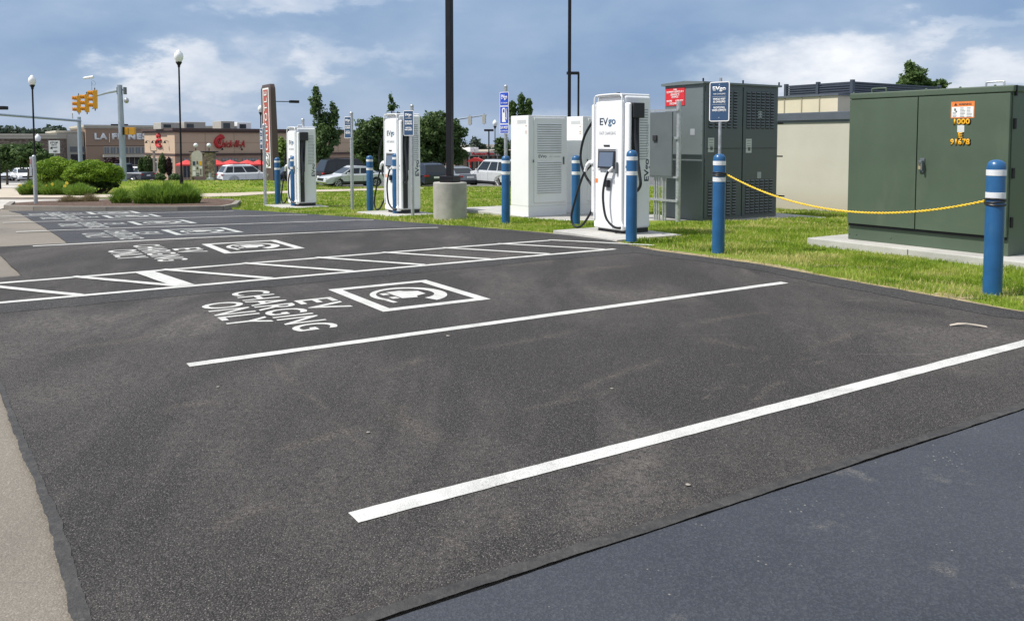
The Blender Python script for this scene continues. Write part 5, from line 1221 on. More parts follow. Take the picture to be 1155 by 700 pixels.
# ================================================================== CARS
CGLASS = pm('car_glass', (.02, .025, .03), .06, var=.2)
def make_car(label, px, Y, ang, L=4.6, W=1.85, H=1.65, kind='suv', paint=None, group='cars parked beyond the lawn'):
    p = atY(px, 200, Y); p.z = g(Y); t = thing('parked_car', label, 'car', p, R(ang), group); wr = .36 if kind in ('suv', 'van', 'pickup') else .32; h = L/2; hb = .98 if kind != 'sedan' else .90
    if H > 1.85: hb = 1.12
    xw = (h-.92 if kind != 'van' else h-.95, -h+.98); gc = .30
    hood = {'suv': [(h-1.35, hb+.02), (h-.35, hb-.10), (h-.08, hb-.22)], 'sedan': [(h-1.25, hb), (h-.4, hb-.12), (h-.08, hb-.25)], 'van': [(h-1.0, hb+.05), (h-.3, hb-.12), (h-.05, hb-.25)], 'pickup': [(h-1.5, hb+.05), (h-.3, hb-.02), (h-.06, hb-.15)]}[kind]
    rear = {'suv': [(-h+.03, .55), (-h+.06, hb)], 'sedan': [(-h+.02, .55), (-h+.10, hb+.03), (-h+1.0, hb+.03)], 'van': [(-h+.02, .5), (-h+.05, hb+.03)], 'pickup': [(-h+.02, .55), (-h+.03, hb+.02)]}[kind]
    def arch(xc): return [(xc+(wr+.07)*math.cos(R(a)), wr+(wr+.07)*math.sin(R(a))*1.0) for a in range(170, -1, -17) if True]
    def outline(s):                              # s 0 full, 1 drawn-in outer slice
        o = [(-h+.10, gc)] + [(x+s*.05, z-s*.02) for x, z in rear[:1]] + [(x+(.05*s), z-s*.07) for x, z in rear[1:]]
        o += [(x-s*.05, z-s*.07) for x, z in hood] + [(h-.02-s*.06, .58), (h-s*.06, .42), (h-.10-s*.05, gc)]
        fr_ = [(x, max(z, gc-.001)) for x, z in arch(xw[0])][::-1]; bk = [(x, max(z, gc-.001)) for x, z in arch(xw[1])][::-1]
        return o + fr_ + bk
    b = MB(); rings = []
    for y, s in ((-W/2, 1), (-W/2+.03, .45), (-W/2+.11, 0), (W/2-.11, 0), (W/2-.03, .45), (W/2, 1)): rings.append([b.bm.verts.new((x, y, z)) for x, z in outline(s)])
    n = len(rings[0])
    for a_, c_ in zip(rings, rings[1:]):
        for k in range(n): b.bm.faces.new((a_[k], a_[(k+1) % n], c_[(k+1) % n], c_[k]))
    f1 = b.bm.faces.new(rings[0][::-1]); f2 = b.bm.faces.new(rings[-1]); bmesh.ops.triangulate(b.bm, faces=[f1, f2], ngon_method='EAR_CLIP')
    body = b.build('body', paint, t, ang=28)
    # cabin
    if kind == 'sedan': gb = [(-h+.75, hb+.0), (-h+1.45, H-.05), (-h+2.4, H), (h-2.05, H-.03), (h-1.15, hb-.02)]
    elif kind == 'pickup': gb = [(-.35*1.0-.1, hb), (-.32, H-.04), (0.0, H), (h-2.1, H-.02), (h-1.4, hb)]
    elif kind == 'van': gb = [(-h+.08, hb), (-h+.28, H-.06), (-h+1.0, H), (h-2.1, H-.03), (h-.95, hb)]
    else: gb = [(-h+.10, hb), (-h+.45, H-.08), (-h+1.0, H-.01), (h-2.15, H-.02), (h-1.30, hb)]
    wb, wt = W/2-.06, W/2-.24
    def wz_(z): return wb+(wt-wb)*(z-hb)/(H-hb)
    b = MB(); l = [b.bm.verts.new((x, -wz_(z), z)) for x, z in gb]; r = [b.bm.verts.new((x, wz_(z), z)) for x, z in gb]
    for k in range(5): b.bm.faces.new((l[k], l[(k+1) % 5], r[(k+1) % 5], r[k]))
    b.bm.faces.new(l[::-1]); b.bm.faces.new(r)
    es = [e for e in b.bm.edges if (e.verts[0].co.z > hb+.1 and e.verts[1].co.z > hb+.1)]; bmesh.ops.bevel(b.bm, geom=es, offset=.05, segments=2, affect='EDGES'); b.build('roof', paint, t, ang=40)
    rl = (gb[0], gb[1]); fl = (gb[4], gb[3])
    def lx(ln, z): (x0, z0), (x1, z1) = ln; return x0+(x1-x0)*(z-z0)/(z1-z0)
    za, zb = hb+.05, H-.16; segs = {'suv': ((.05, .25), (.28, .58), (.61, .97)), 'van': ((.05, .30), (.33, .62), (.65, .98)), 'sedan': ((.10, .50), (.54, .95)), 'pickup': ((.06, .45), (.5, .96))}[kind]
    for sd in (-1, 1):
        for s0, s1 in segs:
            b = MB(); q = []
            for s, z in ((s0, za), (s1, za), (s1, zb), (s0, zb)):
                x = lx(rl, z)+(lx(fl, z)-lx(rl, z))*s; q.append((x, sd*(wz_(z)+.008), z))
            b.poly(q); rr_ = bmesh.ops.extrude_face_region(b.bm, geom=b.bm.faces[:]); bmesh.ops.translate(b.bm, vec=(0, -sd*.02, 0), verts=[e for e in rr_['geom'] if isinstance(e, bmesh.types.BMVert)]); b.build('side_window', CGLASS, t, smooth=False)
    for ln, dx, nm in ((fl, .012, 'windscreen'), (rl, -.012, 'rear_window')):
        b = MB(); q = []; zlo = hb+.06; zhi = H-.13
        for z, s in ((zlo, -1), (zlo, 1), (zhi, 1), (zhi, -1)): q.append((lx(ln, z)+dx, s*(wz_(z)-.07), z))
        b.poly(q); rr_ = bmesh.ops.extrude_face_region(b.bm, geom=b.bm.faces[:]); bmesh.ops.translate(b.bm, vec=(-dx*1.6, 0, 0), verts=[e for e in rr_['geom'] if isinstance(e, bmesh.types.BMVert)]); b.build(nm, CGLASS, t, smooth=False)
    for x in xw:
        for s in (-1, 1):
            y = s*(W/2-.12); b = MB(); b.tube([(x, y-.11, wr), (x, y+.11, wr)], wr, 24); w = b.build('wheel', TIRE, t)
            b = MB(); yo = s*(W/2-.005); b.tube([(x, yo, wr), (x, yo-s*.03, wr)], wr*.66, 20, True)
            for k in range(5): a = R(72*k+18); b.tube([(x, yo+s*.012, wr), (x+wr*.62*math.cos(a), yo+s*.008, wr+wr*.62*math.sin(a))], .035, 4)
            b.build('rim', RIM, w)
            b = MB()
            for k in range(5): a = R(72*k+54); b.tube([(x+wr*.38*math.cos(a), yo-s*.001, wr+wr*.38*math.sin(a)), (x+wr*.38*math.cos(a), yo+s*.004, wr+wr*.38*math.sin(a))], wr*.15, 8)
            b.build('rim_gap', TIRE, w)
    b = MB(); b.bx(-h+.5, h-.5, -W/2+.25, W/2-.25, .20, .5); b.build('underbody', BLACKP, t, smooth=False)
    for s in (-1, 1):
        b = MB(); b.bx(h-.32, h-.06, s*(W/2-.08)-.17, s*(W/2-.08)+.03 if s > 0 else s*(W/2-.08)+.17, hb-.36, hb-.20, .03) if s > 0 else b.bx(h-.32, h-.06, -(W/2-.05), -(W/2-.42), hb-.36, hb-.20, .03); b.build('headlight', pm('lamp_clear', (.62, .64, .66), .12), t)
        b = MB(); x0 = -h+.0; zz = hb-.12 if kind != 'sedan' else hb-.10
        b.bx(x0-.005, x0+.24, s*(W/2-.0)-.0 if s < 0 else W/2-.30, s*(W/2)+.30 if s < 0 else W/2+.0, zz-.08, zz+.03, .02); b.build('taillight', pm('lamp_red', (.42, .012, .015), .2), t)
        b = MB(); b.box((h-1.62, s*(W/2+.06), hb+.06), (.16, .18, .13), .03); b.build('mirror', paint, t)
        b = MB(); b.bx(-h+1.0, h-1.05, s*(W/2)-.012, s*(W/2)+.012, gc+.0, gc+.14, .01); b.build('sill', BLACKP, t)
        for fx in (.0, -1.0):
            b = MB(); b.bx(fx+.0, fx+.18, s*(W/2-.015)-.012, s*(W/2-.015)+.02, hb-.20, hb-.165, .008); b.build('door_handle', paint, t)
            b = MB(); b.bx(fx+.62, fx+.632, s*(W/2-.0)-.006, s*(W/2)+.0015, gc+.1, hb-.12); b.build('door_gap', BLACKP, t, smooth=False)
    b = MB(); b.bx(h-.10, h+.005, -W*.30, W*.30, .48, .66, .02); b.build('grille', BLACKP, t)
    b = MB(); b.bx(-h-.012, -h+.03, -.26, .26, .66, .78, .004); b.build('licence_plate', WPRINT, t)
    b = MB(); b.bx(-h-.01, -h+.12, -W*.46, W*.46, gc+.02, .50, .03); b.build('rear_bumper', BLACKP, t)
    if kind in ('suv', 'van'):
        for s in (-1, 1): b = MB(); b.bx(-h+1.0, h-2.3, s*(wt-.10)-.02, s*(wt-.10)+.02, H+.01, H+.05, .01); b.build('roof_rail', BLACKP, t)
    return t
def carpaint(n, c, met=.3): return pm(n, c, .32, met, var=.05, coat=.35)
CW = carpaint('car_white', (.82, .83, .84), 0); CBK = carpaint('car_black', (.015, .016, .02)); CS = carpaint('car_silver', (.55, .57, .60), .1)
CN = carpaint('car_blueblack', (.03, .038, .06)); CG = carpaint('car_grey', (.22, .24, .27), .15); CDG = carpaint('car_dark_grey', (.07, .08, .095)); CMR = carpaint('car_maroon', (.16, .02, .03))
make_car('white crossover parked before the tan restaurant', 279, 70, 33, 4.6, 1.85, 1.66, 'suv', CW)
make_car('black minivan behind the silver coupe, beneath the narrow tree', 395.5, 62.5, 33, 5.0, 2.0, 2.02, 'suv', CBK)
make_car('silver coupe parked nose left, before the black minivan', 398, 56.8, 213, 4.6, 1.8, 1.46, 'sedan', CS)
make_car('blue black crossover seen from behind, between the middle charger and black pole', 476, 58.5, 123, 4.6, 1.85, 1.66, 'suv', CN)
make_car('grey sedan half hidden behind the base of the black light pole', 513, 61, 123, 4.6, 1.8, 1.45, 'sedan', CG)
make_car('black sedan in the next row behind the grey sedan', 522, 74, 33, 4.7, 1.85, 1.5, 'sedan', CBK)
make_car('large silver SUV with roof rails, left of the white cabinets', 560.5, 59.0, 123, 5.2, 2.0, 1.92, 'suv', CS)
make_car('dark blue sedan glimpsed between brown pylon and farthest charger', 334, 68, 33, 4.6, 1.8, 1.5, 'sedan', CN)
make_car('white sedan with dark grille under the left trees', 27, 93, -50, 4.7, 1.85, 1.5, 'sedan', CW)
make_car('maroon car behind the white sedan under the left trees', 15, 103, -50, 4.6, 1.8, 1.6, 'suv', CMR)
make_car('silver car cut by the left edge of the picture', 1, 95, -50, 4.6, 1.8, 1.45, 'sedan', CS)
make_car('dark grey pickup truck between signal mast and round evergreens', 140, 82, 165, 5.6, 1.95, 1.85, 'pickup', CDG)
make_car('white crossover seen above the pickup bed', 155, 112, 150, 4.7, 1.9, 1.75, 'suv', CW)

# ================================================================== VEGETATION
def leafcloud(name, pts, size, tone, mat, parent, up=.0, nrm=None, aspect=.6):
    n = len(pts); a = rng.normal(size=(n, 3)); 
    if nrm is not None: a = a*.7+nrm
    a[:, 2] += up; a /= np.linalg.norm(a, axis=1, keepdims=True)+1e-9
    r = rng.normal(size=(n, 3)); u = np.cross(a, r); u /= np.linalg.norm(u, axis=1, keepdims=True)+1e-9; v = np.cross(a, u)
    s = (size*rng.uniform(.6, 1.3, n))[:, None]; u = u*s; v = v*s*aspect
    co = np.stack([pts-u, pts-v*.9+u*.1, pts+u, pts+v*.9+u*.1], 1).astype(np.float32)
    me = bpy.data.meshes.new(name); me.vertices.add(n*4); me.vertices.foreach_set('co', co.ravel()); me.loops.add(n*4); me.loops.foreach_set('vertex_index', np.arange(n*4, dtype=np.int32))
    me.polygons.add(n); me.polygons.foreach_set('loop_start', np.arange(0, n*4, 4, dtype=np.int32)); at_ = me.attributes.new('tone', 'FLOAT', 'FACE'); at_.data.foreach_set('value', tone.astype(np.float32))
    me.update(calc_edges=True); me.validate(); return link(name, me, mat, parent, smooth=False)
def lobes_pts(lobes, n, fill=.35, lump=.28, thin=.0, fz=2.2, seed=0):
    """points in lumpy ellipsoids, more of them near the surface; tone is each leaf's own shade of green"""
    vol = np.array([l[3]*l[4]+l[4]*l[5]+l[3]*l[5] for l in lobes]); cnt = (n*vol/vol.sum()).astype(int); P = []; Nn = []
    for l, c in zip(lobes, cnt):
        d = rng.normal(size=(c, 3)); d /= np.linalg.norm(d, axis=1, keepdims=True); ph = rng.uniform(0, 6, 6)
        bumpf = 1+lump*(np.sin(d[:, 0]*5+ph[0])*np.sin(d[:, 2]*6+ph[1])+.6*np.sin(d[:, 1]*9+ph[2])*np.sin(d[:, 2]*11+ph[3]))
        r = rng.random(c)**fill*bumpf; p = d*r[:, None]*np.array(l[3:6])+np.array(l[:3]); P.append(p); Nn.append(d)
    P = np.concatenate(P); Nn = np.concatenate(Nn)
    if thin:                                    # open gaps where clumps are missing
        q = P/fz*4; k = vnoise(q[:, 0]+q[:, 1]*.7+50, q[:, 2]+q[:, 1]*.4+50, 1.0, 31+seed); keep = (k > thin) | (rng.random(len(P)) < .12); P, Nn = P[keep], Nn[keep]
    return P, Nn
def tones(P, s=1.0):
    t = vnoise(P[:, 0]+P[:, 1]+60, P[:, 2]+P[:, 1]*.5+60, s, 17)*.55+rng.random(len(P))*.5; return np.clip(t, 0, 1)
def tree(label, px, Y, pxl, n, leaf, mat, cat='tree', name='tree', group=None, trunk=.14, thin=.30, lump=.25, topz=None, lim=True, fill=.35, flat=1.0, deep=1.0):
    """pxl: crown lobes as (px, py, rx, ry) read off the photograph, given real depth here"""
    p = atY(px, 200, Y); p.z = gz(p.x, Y); k = Y/FPX; t = thing(name, label, cat, p, 0, group); L = []
    for i, (cx_, cy_, rx, ry) in enumerate(pxl):
        q = atY(cx_, cy_, Y)-p; L.append((q.x, ((i*37) % 7-3)/3*rx*k*.35*deep, q.z, rx*k, rx*k*.95*deep, ry*k))
    P, Nn = lobes_pts(L, n, fill, lump, thin, max(l[3] for l in L)*2); leafcloud('crown', P, leaf, tones(P, 1.2/max(.3, max(l[3] for l in L))), mat, t, up=.4, nrm=Nn*.5)
    top = max(L, key=lambda l: l[2]); b = MB(); zt = top[2]; cx_ = sum(l[0] for l in L)/len(L)
    zl = min(l[2]-l[5] for l in L); zs = max(.3, zl*.8)
    b.tube(pipe([(0, 0, -.1), (.02, 0, zs), (cx_*.6, .05, (zs+zt)/2), (top[0], top[1], zt)], 5), [trunk*(1-.85*i/15) for i in range(16)], 9)
    if lim:
        for i, l in enumerate(L):
            s_ = zs+(l[2]-zs)*.35; b.tube(pipe([(cx_*.3, 0, max(zs*.9, s_*.8)), ((l[0]+cx_*.3)/2, l[1]/2, (s_+l[2])/2), (l[0], l[1], l[2]+l[5]*.4)], 4), [trunk*.5*(1-.8*j/8) for j in range(9)], 6)
    b.build('trunk', M_BARK, t); return t
tree('narrow dark columnar tree with two spires rising behind the black minivan', 366, 72, [(357, 116, 7, 14), (356, 104, 4.5, 8), (362, 134, 9, 15), (375, 128, 6.5, 13), (368, 156, 14, 20), (376, 150, 8, 16), (362, 172, 11, 12), (359, 125, 8, 8)], 9000, .13, M_LEAFM, thin=.34, lump=.3)
tree('round green tree left of the middle charger, behind the silver coupe', 419, 88, [(418, 150, 18, 17), (407, 165, 12, 14), (428, 142, 11, 10), (426, 165, 15, 16), (414, 180, 16, 12), (440, 150, 10, 14)], 9000, .19, M_LEAFD, thin=.25)
tree('thin pointed sapling top rising above the round tree by the middle charger', 443, 100, [(441, 112, 3, 7), (443, 121, 6, 6), (443, 133, 7, 9), (444, 150, 9, 14)], 1700, .22, M_LEAFM, thin=.38, lump=.4)
tree('largest dark round tree, behind the black light pole', 498, 84, [(492, 146, 22, 18), (476, 150, 14, 18), (510, 152, 16, 16), (500, 168, 24, 18), (478, 172, 16, 14), (516, 172, 12, 14), (497, 134, 12, 8)], 15000, .19, M_LEAFD, thin=.22, trunk=.22)
tree('small tree right of the far street lamp, partly behind the station sign', 566, 90, [(564, 160, 6, 5), (568, 166, 7, 7), (562, 168, 5, 6), (570, 175, 6, 7)], 1500, .17, M_LEAFM, thin=.35)
for i, (a_, lab) in enumerate((([(577.5, 121, 5, 7), (578, 132, 5, 9)], 'leftmost small tree top peeping over the white cabinet'), ([(588, 112, 4, 7), (588, 124, 4.5, 9), (587.5, 136, 5, 9)], 'tallest narrow tree top over the white cabinet'), ([(596, 117, 3.6, 5.5), (596, 127, 4, 8)], 'rightmost small tree top over the white cabinet'))):
    tree(lab, a_[0][0], 60, a_, 1500, .11, M_LEAFM, group='narrow trees beyond the white power cabinets', thin=.2, trunk=.07)
tree('dense dark tree rising above the green transformer', 1036, 32, [(1031, 84, 11, 8), (1026, 76, 6, 7), (1036, 94, 15, 9), (1026, 92, 11, 9), (1059, 96, 8, 6), (1050, 102, 14, 8), (1036, 108, 20, 10)], 9000, .075, M_LEAFM, thin=.30, lump=.3, trunk=.10)
tree('pale bright green tree glimpsed between brown pylon and farthest charger', 321, 86, [(321, 168, 8, 12), (318, 182, 8, 12), (328, 176, 7, 14)], 3000, .17, M_LEAFB, thin=.25)
tree('small round crabapple tree nearest the left edge of the picture', 8, 66, [(4, 174, 12, 11), (12, 182, 10, 9), (0, 186, 10, 8), (16, 170, 8, 8)], 5200, .13, M_LEAFM, thin=.22, trunk=.10, group='small trees before the stone shops')
tree('spreading crabapple tree behind the push button post', 32, 66, [(32, 172, 14, 9), (46, 176, 12, 9), (22, 182, 9, 8), (40, 184, 14, 8), (56, 182, 8, 8), (38, 165, 8, 5)], 7500, .13, M_LEAFM, thin=.20, trunk=.10, group='small trees before the stone shops')
for px, top, rx, lab, m_ in ((160, 177.5, 3.6, 'leftmost of the tall clipped evergreens by the restaurant corner', M_LEAFD), (167.6, 174.4, 5.6, 'widest of the tall clipped evergreens by the restaurant corner', M_LEAFD), (183.8, 173.3, 4.6, 'tall clipped evergreen right of the wooden post gap', M_LEAFD), (190.8, 177, 3.2, 'brownish evergreen beside the restaurant corner', M_LEAFP)):
    h_ = (197.5-top)/2; tree(lab, px, 97, [(px, top+h_, rx, h_), (px, top+h_*1.2, rx*1.05, h_*.8)], 2600, .10, m_, 'evergreen', 'columnar_evergreen', 'clipped evergreens before the restaurant', thin=0, lump=.08, fill=.2, lim=False)
for px, lab in ((181, 'low round bush left before the tan restaurant'), (198.5, 'low round bush beside the tall lamp pole')):
    tree(lab, px, 92, [(px, 200, 6.5, 4.5)], 1500, .10, M_LEAFM, 'bush', 'round_bush', 'low bushes before the restaurant', thin=0, lump=.15, lim=False)
tree('dark purple leaved tree before the fitness building entrance', 129, 120, [(129, 183, 9, 6), (122, 187, 6, 5), (135, 188, 5, 5)], 1800, .18, M_LEAFP, thin=.25)
tree('thin tree behind the low furniture store at right of its roof units', 569, 190, [(572, 165, 9, 8)], 600, .4, M_FAR, thin=.2)

# far woods: one mass at each end of the picture
def woods(label_name, px0, px1, Y, top, n, leaf, seed):
    L = []; r_ = random.Random(seed); x = px0
    while x < px1:
        rx = r_.uniform(9, 18); q = atY(x, top+r_.uniform(0, 5)+rx*.35, Y); L.append((q.x, Y+r_.uniform(-6, 6), q.z, rx*Y/FPX, rx*Y/FPX, rx*.55*Y/FPX)); x += rx*.8
        L.append((q.x, Y, q.z-6, rx*Y/FPX*1.2, rx*Y/FPX, 7))
    P, Nn = lobes_pts(L, n, .3, .2); o = leafcloud(label_name, P, leaf, tones(P, .15), M_FAR, None, up=.4, nrm=Nn*.5); o['kind'] = 'stuff'; return o
woods('far_woods', -140, 62, 260, 143.5, 14000, .9, 3)
woods('far_woods', 330, 560, 250, 168, 12000, .9, 5)
woods('far_woods', 560, 1300, 300, 166, 14000, 1.3, 6)
woods('far_woods', 60, 330, 330, 160, 8000, 1.2, 8)
tree('distant hazy tree above the low furniture store', 538, 215, [(537, 163, 7, 8), (532, 170, 6, 8), (545, 168, 5, 6), (541, 175, 10, 9)], 3500, .30, M_FAR, thin=.15, trunk=.2)

# shrubs
def shrub(label, px, base, Y, lob, n, leaf, mat, group=None, name='yew_shrub', cat='shrub', under=.25):
    p = atY(px, base, Y); p.z = g(Y); k = Y/FPX; t = thing(name, label, cat, p, 0, group); L = []
    for i, (cx_, cy_, rx, ry) in enumerate(lob):
        q = atY(cx_, cy_, Y)-p; L.append((q.x, ((i*53) % 7-3)/3*rx*k*.4, q.z, rx*k, rx*k*.9, ry*k))
    P, Nn = lobes_pts(L, n, .14, .13); P = P[(P[:, 2] > under+.25*vnoise(P[:, 0]+9, P[:, 1]+9, 2.5, 44))]; Nn = Nn[:len(P)]
    leafcloud('foliage', P, leaf, tones(P, 3.0), mat, t, up=.7)
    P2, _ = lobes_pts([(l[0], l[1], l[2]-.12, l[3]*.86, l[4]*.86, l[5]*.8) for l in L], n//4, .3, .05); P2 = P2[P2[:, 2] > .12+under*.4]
    b = MB(); r_ = random.Random(int(px))
    for i in range(26):
        l = L[i % len(L)]; a = r_.uniform(0, 6.28); b.tube(pipe([(l[0]*.4+r_.uniform(-.2, .2), r_.uniform(-.2, .2), 0), (l[0]*.7+.5*l[3]*math.cos(a), .5*l[4]*math.sin(a), l[2]*.55), (l[0]+.85*l[3]*math.cos(a), l[1]+.85*l[4]*math.sin(a), l[2]+l[5]*.3)], 4), [.035*(1-.8*j/8) for j in range(9)], 5)
    b.build('branches', M_BARK, t)
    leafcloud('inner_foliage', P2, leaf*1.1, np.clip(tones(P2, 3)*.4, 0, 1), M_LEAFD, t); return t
shrub('large clipped yew mound at left, behind its bigger neighbour', 68, 221, 41, [(66, 193, 22, 15), (52, 198, 12, 12), (84, 195, 15, 14), (70, 206, 22, 12)], 22000, .05, M_YEW, 'clipped yew mounds in the left bed')
shrub('biggest clipped yew mound with bare dark stems showing underneath', 108, 222, 38.5, [(106, 196, 26, 15), (88, 200, 13, 14), (126, 199, 15, 14), (104, 208, 26, 9), (122, 208, 16, 8)], 30000, .05, M_YEW, 'clipped yew mounds in the left bed', under=.50)
def reeds(label, px0, px1, base, hpx, n, mat, cat='ornamental grass', name='ornamental_grass', w=.032, lean=.7, group=None, flowers=0, flat=False):
    pc = at((px0+px1)/2, base); Y = pc.y; k = Y/FPX; t = thing(name, label, cat, pc, 0, group); W_ = (px1-px0)*k/2; h = hpx*k
    a = rng.random(n)*2*np.pi; r = rng.random(n)**.5; bx_ = np.cos(a)*r*W_*.8; by_ = np.sin(a)*r*min(W_, .7)*.8; hh = h*rng.uniform(.4, 1.0, n)**.8*(1.06-.3*r**2)*(.82+.36*vnoise(bx_+20, by_*0+5, 3.5, 41))
    o = blademesh('blades', bx_, by_, np.zeros(n)+.0, hh, np.full(n, w)*rng.uniform(.6, 1.4, n), np.clip(lean*r*rng.uniform(.5, 1.6, n), 0, .95), np.clip(rng.normal(.45, .22, n), 0, 1), mat, t)
    for i in range(flowers):
        b = MB(); x, y = random.uniform(-W_*.8, W_*.8), random.uniform(-.4, -.1); z = h*random.uniform(.6, .95)
        for q in range(5): an = q*1.257; b.sphere((x+.04*math.cos(an), y, z+.04*math.sin(an)), .035, (1, .5, 1), 6)
        b.build('flower', M_FLOWER, t)
    return t
reeds('left clump of ornamental grass in the near mulch bed, darker at its foot', 151, 183, 232.5, 25, 2600, M_REED, group='green ornamental grass in the near mulch bed')
reeds('middle clump of ornamental grass in the near mulch bed', 170, 208, 232.5, 27, 3000, M_REED, group='green ornamental grass in the near mulch bed')
reeds('right clump of ornamental grass in the near mulch bed', 195, 226, 232, 25, 2600, M_REED, group='green ornamental grass in the near mulch bed')
reeds('small loose green plant in the mulch bed left of the ornamental grass', 127, 148, 232, 20, 1500, M_REED, name='low_plant', cat='plant', w=.03)
reeds('dried tan grass clump in the mulch bed below the yews', 66, 90, 230.5, 11, 1800, M_DRY, name='dry_grass', cat='dry grass', w=.012, lean=.8, group='dry grass clumps in the mulch bed')
reeds('second dried grass clump, right of the first, half green', 88, 112, 230, 12, 1800, M_DRY, name='dry_grass', cat='dry grass', w=.012, lean=.8, group='dry grass clumps in the mulch bed')
reeds('daylily clump with yellow flowers at the left end of the hedge', 22, 50, 220.5, 17, 4200, M_REED, name='daylily', cat='daylily', group='daylilies before the yews', flowers=3, lean=.7, w=.03)
reeds('daylily clump with a yellow flower in front of the yew mounds', 46, 82, 221, 17, 5200, M_REED, name='daylily', cat='daylily', group='daylilies before the yews', flowers=4, lean=.7, w=.03)
reeds('daylily clump without flowers, right end of the daylily row', 74, 106, 221.5, 15, 4800, M_REED, name='daylily', cat='daylily', group='daylilies before the yews', lean=.7, w=.03)
# thin wooden post beside the evergreens
p = atY(174.3, 200, 92); p.z = g(92); t = thing('wooden_post', 'weathered wooden post with a small crossbar between the evergreens', 'post', p); b = MB(); b.bx(-.10, .10, -.1, .1, 0, atY(174, 171, 92).z-p.z); b.build('post', pm('weathered_wood', (.30, .26, .21), .8, var=.2), t); b = MB(); zz = atY(174, 171, 92).z-p.z; b.bx(-.3, .25, -.12, .12, zz, zz+.12); b.build('crossbar', MATS['weathered_wood'], t)

grow_grass()
# tufts standing at the feet of bollards and posts are part of the lawn; dry straw wisps on the grass
# ================================================================== LIGHT, SKY, CAMERA
EL = R(55); az = Vector((-.971, -.240, 0)).normalized(); S = Vector((az.x*math.cos(EL), az.y*math.cos(EL), math.sin(EL)))
ld = bpy.data.lights.new('sun', 'SUN'); ld.energy = 4.0; ld.angle = R(.53); ld.color = (1, .955, .888)
lo = bpy.data.objects.new('sun', ld); COL.objects.link(lo); lo.rotation_euler = S.to_track_quat('Z', 'Y').to_euler(); lo.location = S*50

w = bpy.data.worlds.new('World'); scene.world = w; w.use_nodes = True; t = NT(w.node_tree); t.n.clear()
out = t.n.new('ShaderNodeOutputWorld'); bg = t.n.new('ShaderNodeBackground'); t.lk(bg.outputs[0], out.inputs[0]); bg.inputs['Strength'].default_value = .1
sky = t.n.new('ShaderNodeTexSky'); sky.sky_type = 'NISHITA'; sky.sun_disc = False; sky.sun_elevation = EL; sky.sun_rotation = math.atan2(S.x, S.y); sky.altitude = 200; sky.air_density = 1.2; sky.dust_density = 1.5
tc = t.n.new('ShaderNodeTexCoord'); sx = t.n.new('ShaderNodeSeparateXYZ'); t.lk(tc.outputs['Generated'], sx.inputs[0])
X, Y, Z = sx.outputs[0], sx.outputs[1], sx.outputs[2]
azm = t.m('ARCTAN2', X, Y)                       # bearing and height of a sky direction
el = t.m('ARCSINE', t.m('MINIMUM', t.m('MAXIMUM', Z, -1), 1))
def comb(a, b, c=0.0):
    n = t.n.new('ShaderNodeCombineXYZ')
    for i, v in enumerate((a, b, c)): t.sock(v, n.inputs[i])
    return n.outputs[0]
# cloud deck: two layers of lumps plus banks standing at given bearings
vec = comb(t.m('MULTIPLY', azm, 3.4), t.m('MULTIPLY', el, 7.0), Z)
n1 = t.noise(vec, 1.6, 7, .48, .2); n2 = t.noise(vec, 5.0, 9, .56, .1); n4 = t.noise(vec, 11.0, 6, .6, .1)
w1 = t.m('SUBTRACT', n2, .5); w2 = t.m('SUBTRACT', t.noise(comb(t.m('ADD', t.m('MULTIPLY', azm, 3.4), 7.3), t.m('MULTIPLY', el, 7.0), Z), 4.0, 9, .58, .1), .5)
def blob(px, py, rx, ry, amp, soft=1.0, w_=1.0):
    a0 = math.atan((px-577.5)/950); e0 = (159.6-py)/950
    dx = t.m('DIVIDE', t.m('SUBTRACT', t.m('ADD', azm, t.m('MULTIPLY', w1, .16*w_)), a0), rx/950); dy = t.m('DIVIDE', t.m('SUBTRACT', t.m('ADD', el, t.m('MULTIPLY', w2, .10*w_)), e0), ry/950)
    d = t.m('ADD', t.m('MULTIPLY', dx, dx), t.m('MULTIPLY', dy, dy)); return t.m('MULTIPLY', t.m('EXPONENT', t.m('MULTIPLY', t.m('POWER', d, soft), -1.0), 0), amp)
v = t.m('ADD', t.m('MULTIPLY', t.m('SUBTRACT', n1, .5), .75), .33)
for bl in ((705, 95, 130, 60, -.22, 1.6, .6), (480, 110, 160, 30, -.08, 1, 1), (60, 20, 190, 45, -.10, 1, 1), (840, 15, 120, 22, -.06, 1, 1), (215, 88, 80, 26, .28, 1.8, 1.2), (160, 78, 34, 12, .14, 1.4, 1.4), (90, 125, 170, 28, .14, 1, 1), (395, 72, 50, 16, .16, 1.6, 1.4), (255, 128, 60, 10, .12, 1.6, 1.4), (330, 2, 150, 14, .30, 1.6, 1),
           (895, 80, 110, 34, .36, 3.4, .55), (1010, 98, 190, 46, .24, 2.8, .8), (240, 60, 300, 60, .05, 1, 1), (1085, 45, 70, 16, .24, 2, 1.2), (1112, 95, 40, 18, .22, 2.4, .8), (830, 18, 120, 26, .06, 1, 1), (655, 140, 110, 18, .26, 2, .8), (340, 62, 60, 22, .14, 1.4, 1.2), (470, 70, 40, 14, .10, 1.4, 1.4)):
    v = t.m('ADD', v, blob(*bl))
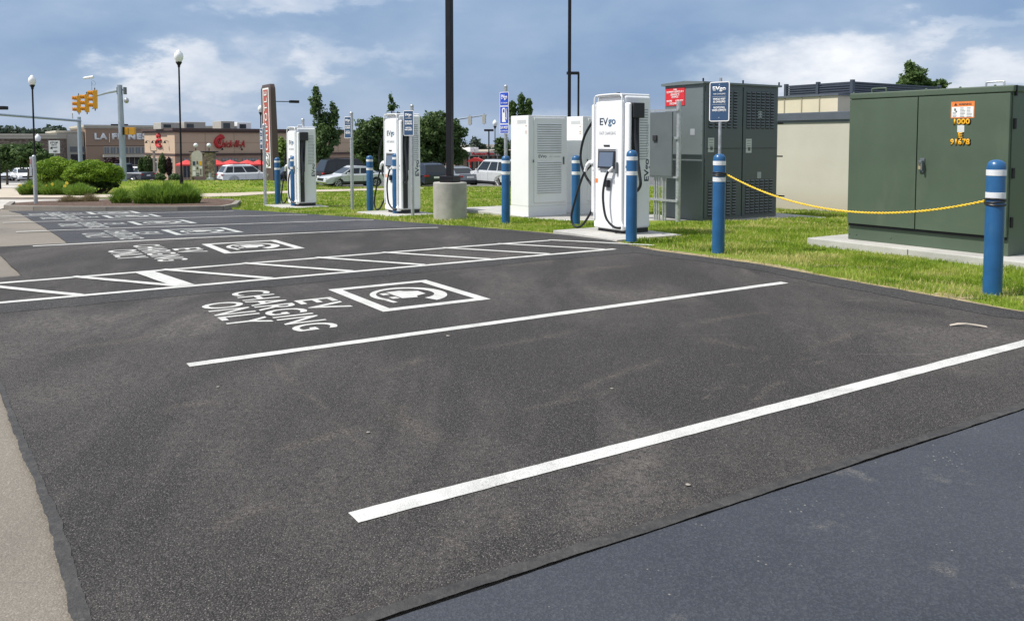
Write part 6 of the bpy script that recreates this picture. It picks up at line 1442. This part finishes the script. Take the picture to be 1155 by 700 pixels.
gain = t.m('ADD', .10, t.m('MULTIPLY', t.m('MAXIMUM', t.m('SUBTRACT', v, .35), 0), .85))
v = t.m('ADD', v, t.m('MULTIPLY', t.m('ADD', w1, t.m('MULTIPLY', t.m('SUBTRACT', n4, .5), .6)), gain))
cl = t.ramp(v, [(.05, (1.5, 2.4, 4.1)), (.20, (1.85, 2.8, 4.5)), (.36, (2.45, 3.4, 4.95)), (.50, (3.2, 4.05, 5.45)), (.62, (4.4, 5.0, 6.1)), (.76, (5.9, 6.25, 7.0)), (1.0, (7.8, 7.9, 8.3))])
hz = t.ramp(el, [(0.0, .55), (.055, .12), (.10, 0.0)]); cl = t.mix(hz, cl, (3.9, 4.65, 5.9))
cl = t.mix(.10, cl, sky.outputs[0])
# unseen sky overhead and behind the camera, brightened as added fill for shaded faces
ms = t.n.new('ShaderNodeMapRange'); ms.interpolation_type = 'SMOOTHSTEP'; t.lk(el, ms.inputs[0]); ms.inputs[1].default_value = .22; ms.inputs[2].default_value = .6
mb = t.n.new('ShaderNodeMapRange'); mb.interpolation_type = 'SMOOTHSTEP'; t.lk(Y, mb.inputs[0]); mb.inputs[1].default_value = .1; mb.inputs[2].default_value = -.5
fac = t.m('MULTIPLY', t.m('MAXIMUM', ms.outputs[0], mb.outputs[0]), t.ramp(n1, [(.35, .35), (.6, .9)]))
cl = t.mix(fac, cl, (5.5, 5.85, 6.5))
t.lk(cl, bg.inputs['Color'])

cd = bpy.data.cameras.new('camera'); cam = bpy.data.objects.new('camera', cd); COL.objects.link(cam); scene.camera = cam
cam.location = (0, 0, CAMH); cam.rotation_euler = (R(90)-PITCH, 0, 0); cd.sensor_width = 36; cd.sensor_fit = 'HORIZONTAL'; cd.lens = FPX/1155*36
cd.shift_y = -(350-CY)/1155; cd.clip_start = .05; cd.clip_end = 6000
scene.view_settings.view_transform = 'Standard'; scene.view_settings.look = 'None'; scene.view_settings.exposure = .40; scene.view_settings.gamma = 1; scene.view_settings.use_curve_mapping = False
scene.render.engine = 'CYCLES'; scene.render.resolution_x = 1024; scene.render.resolution_y = 620
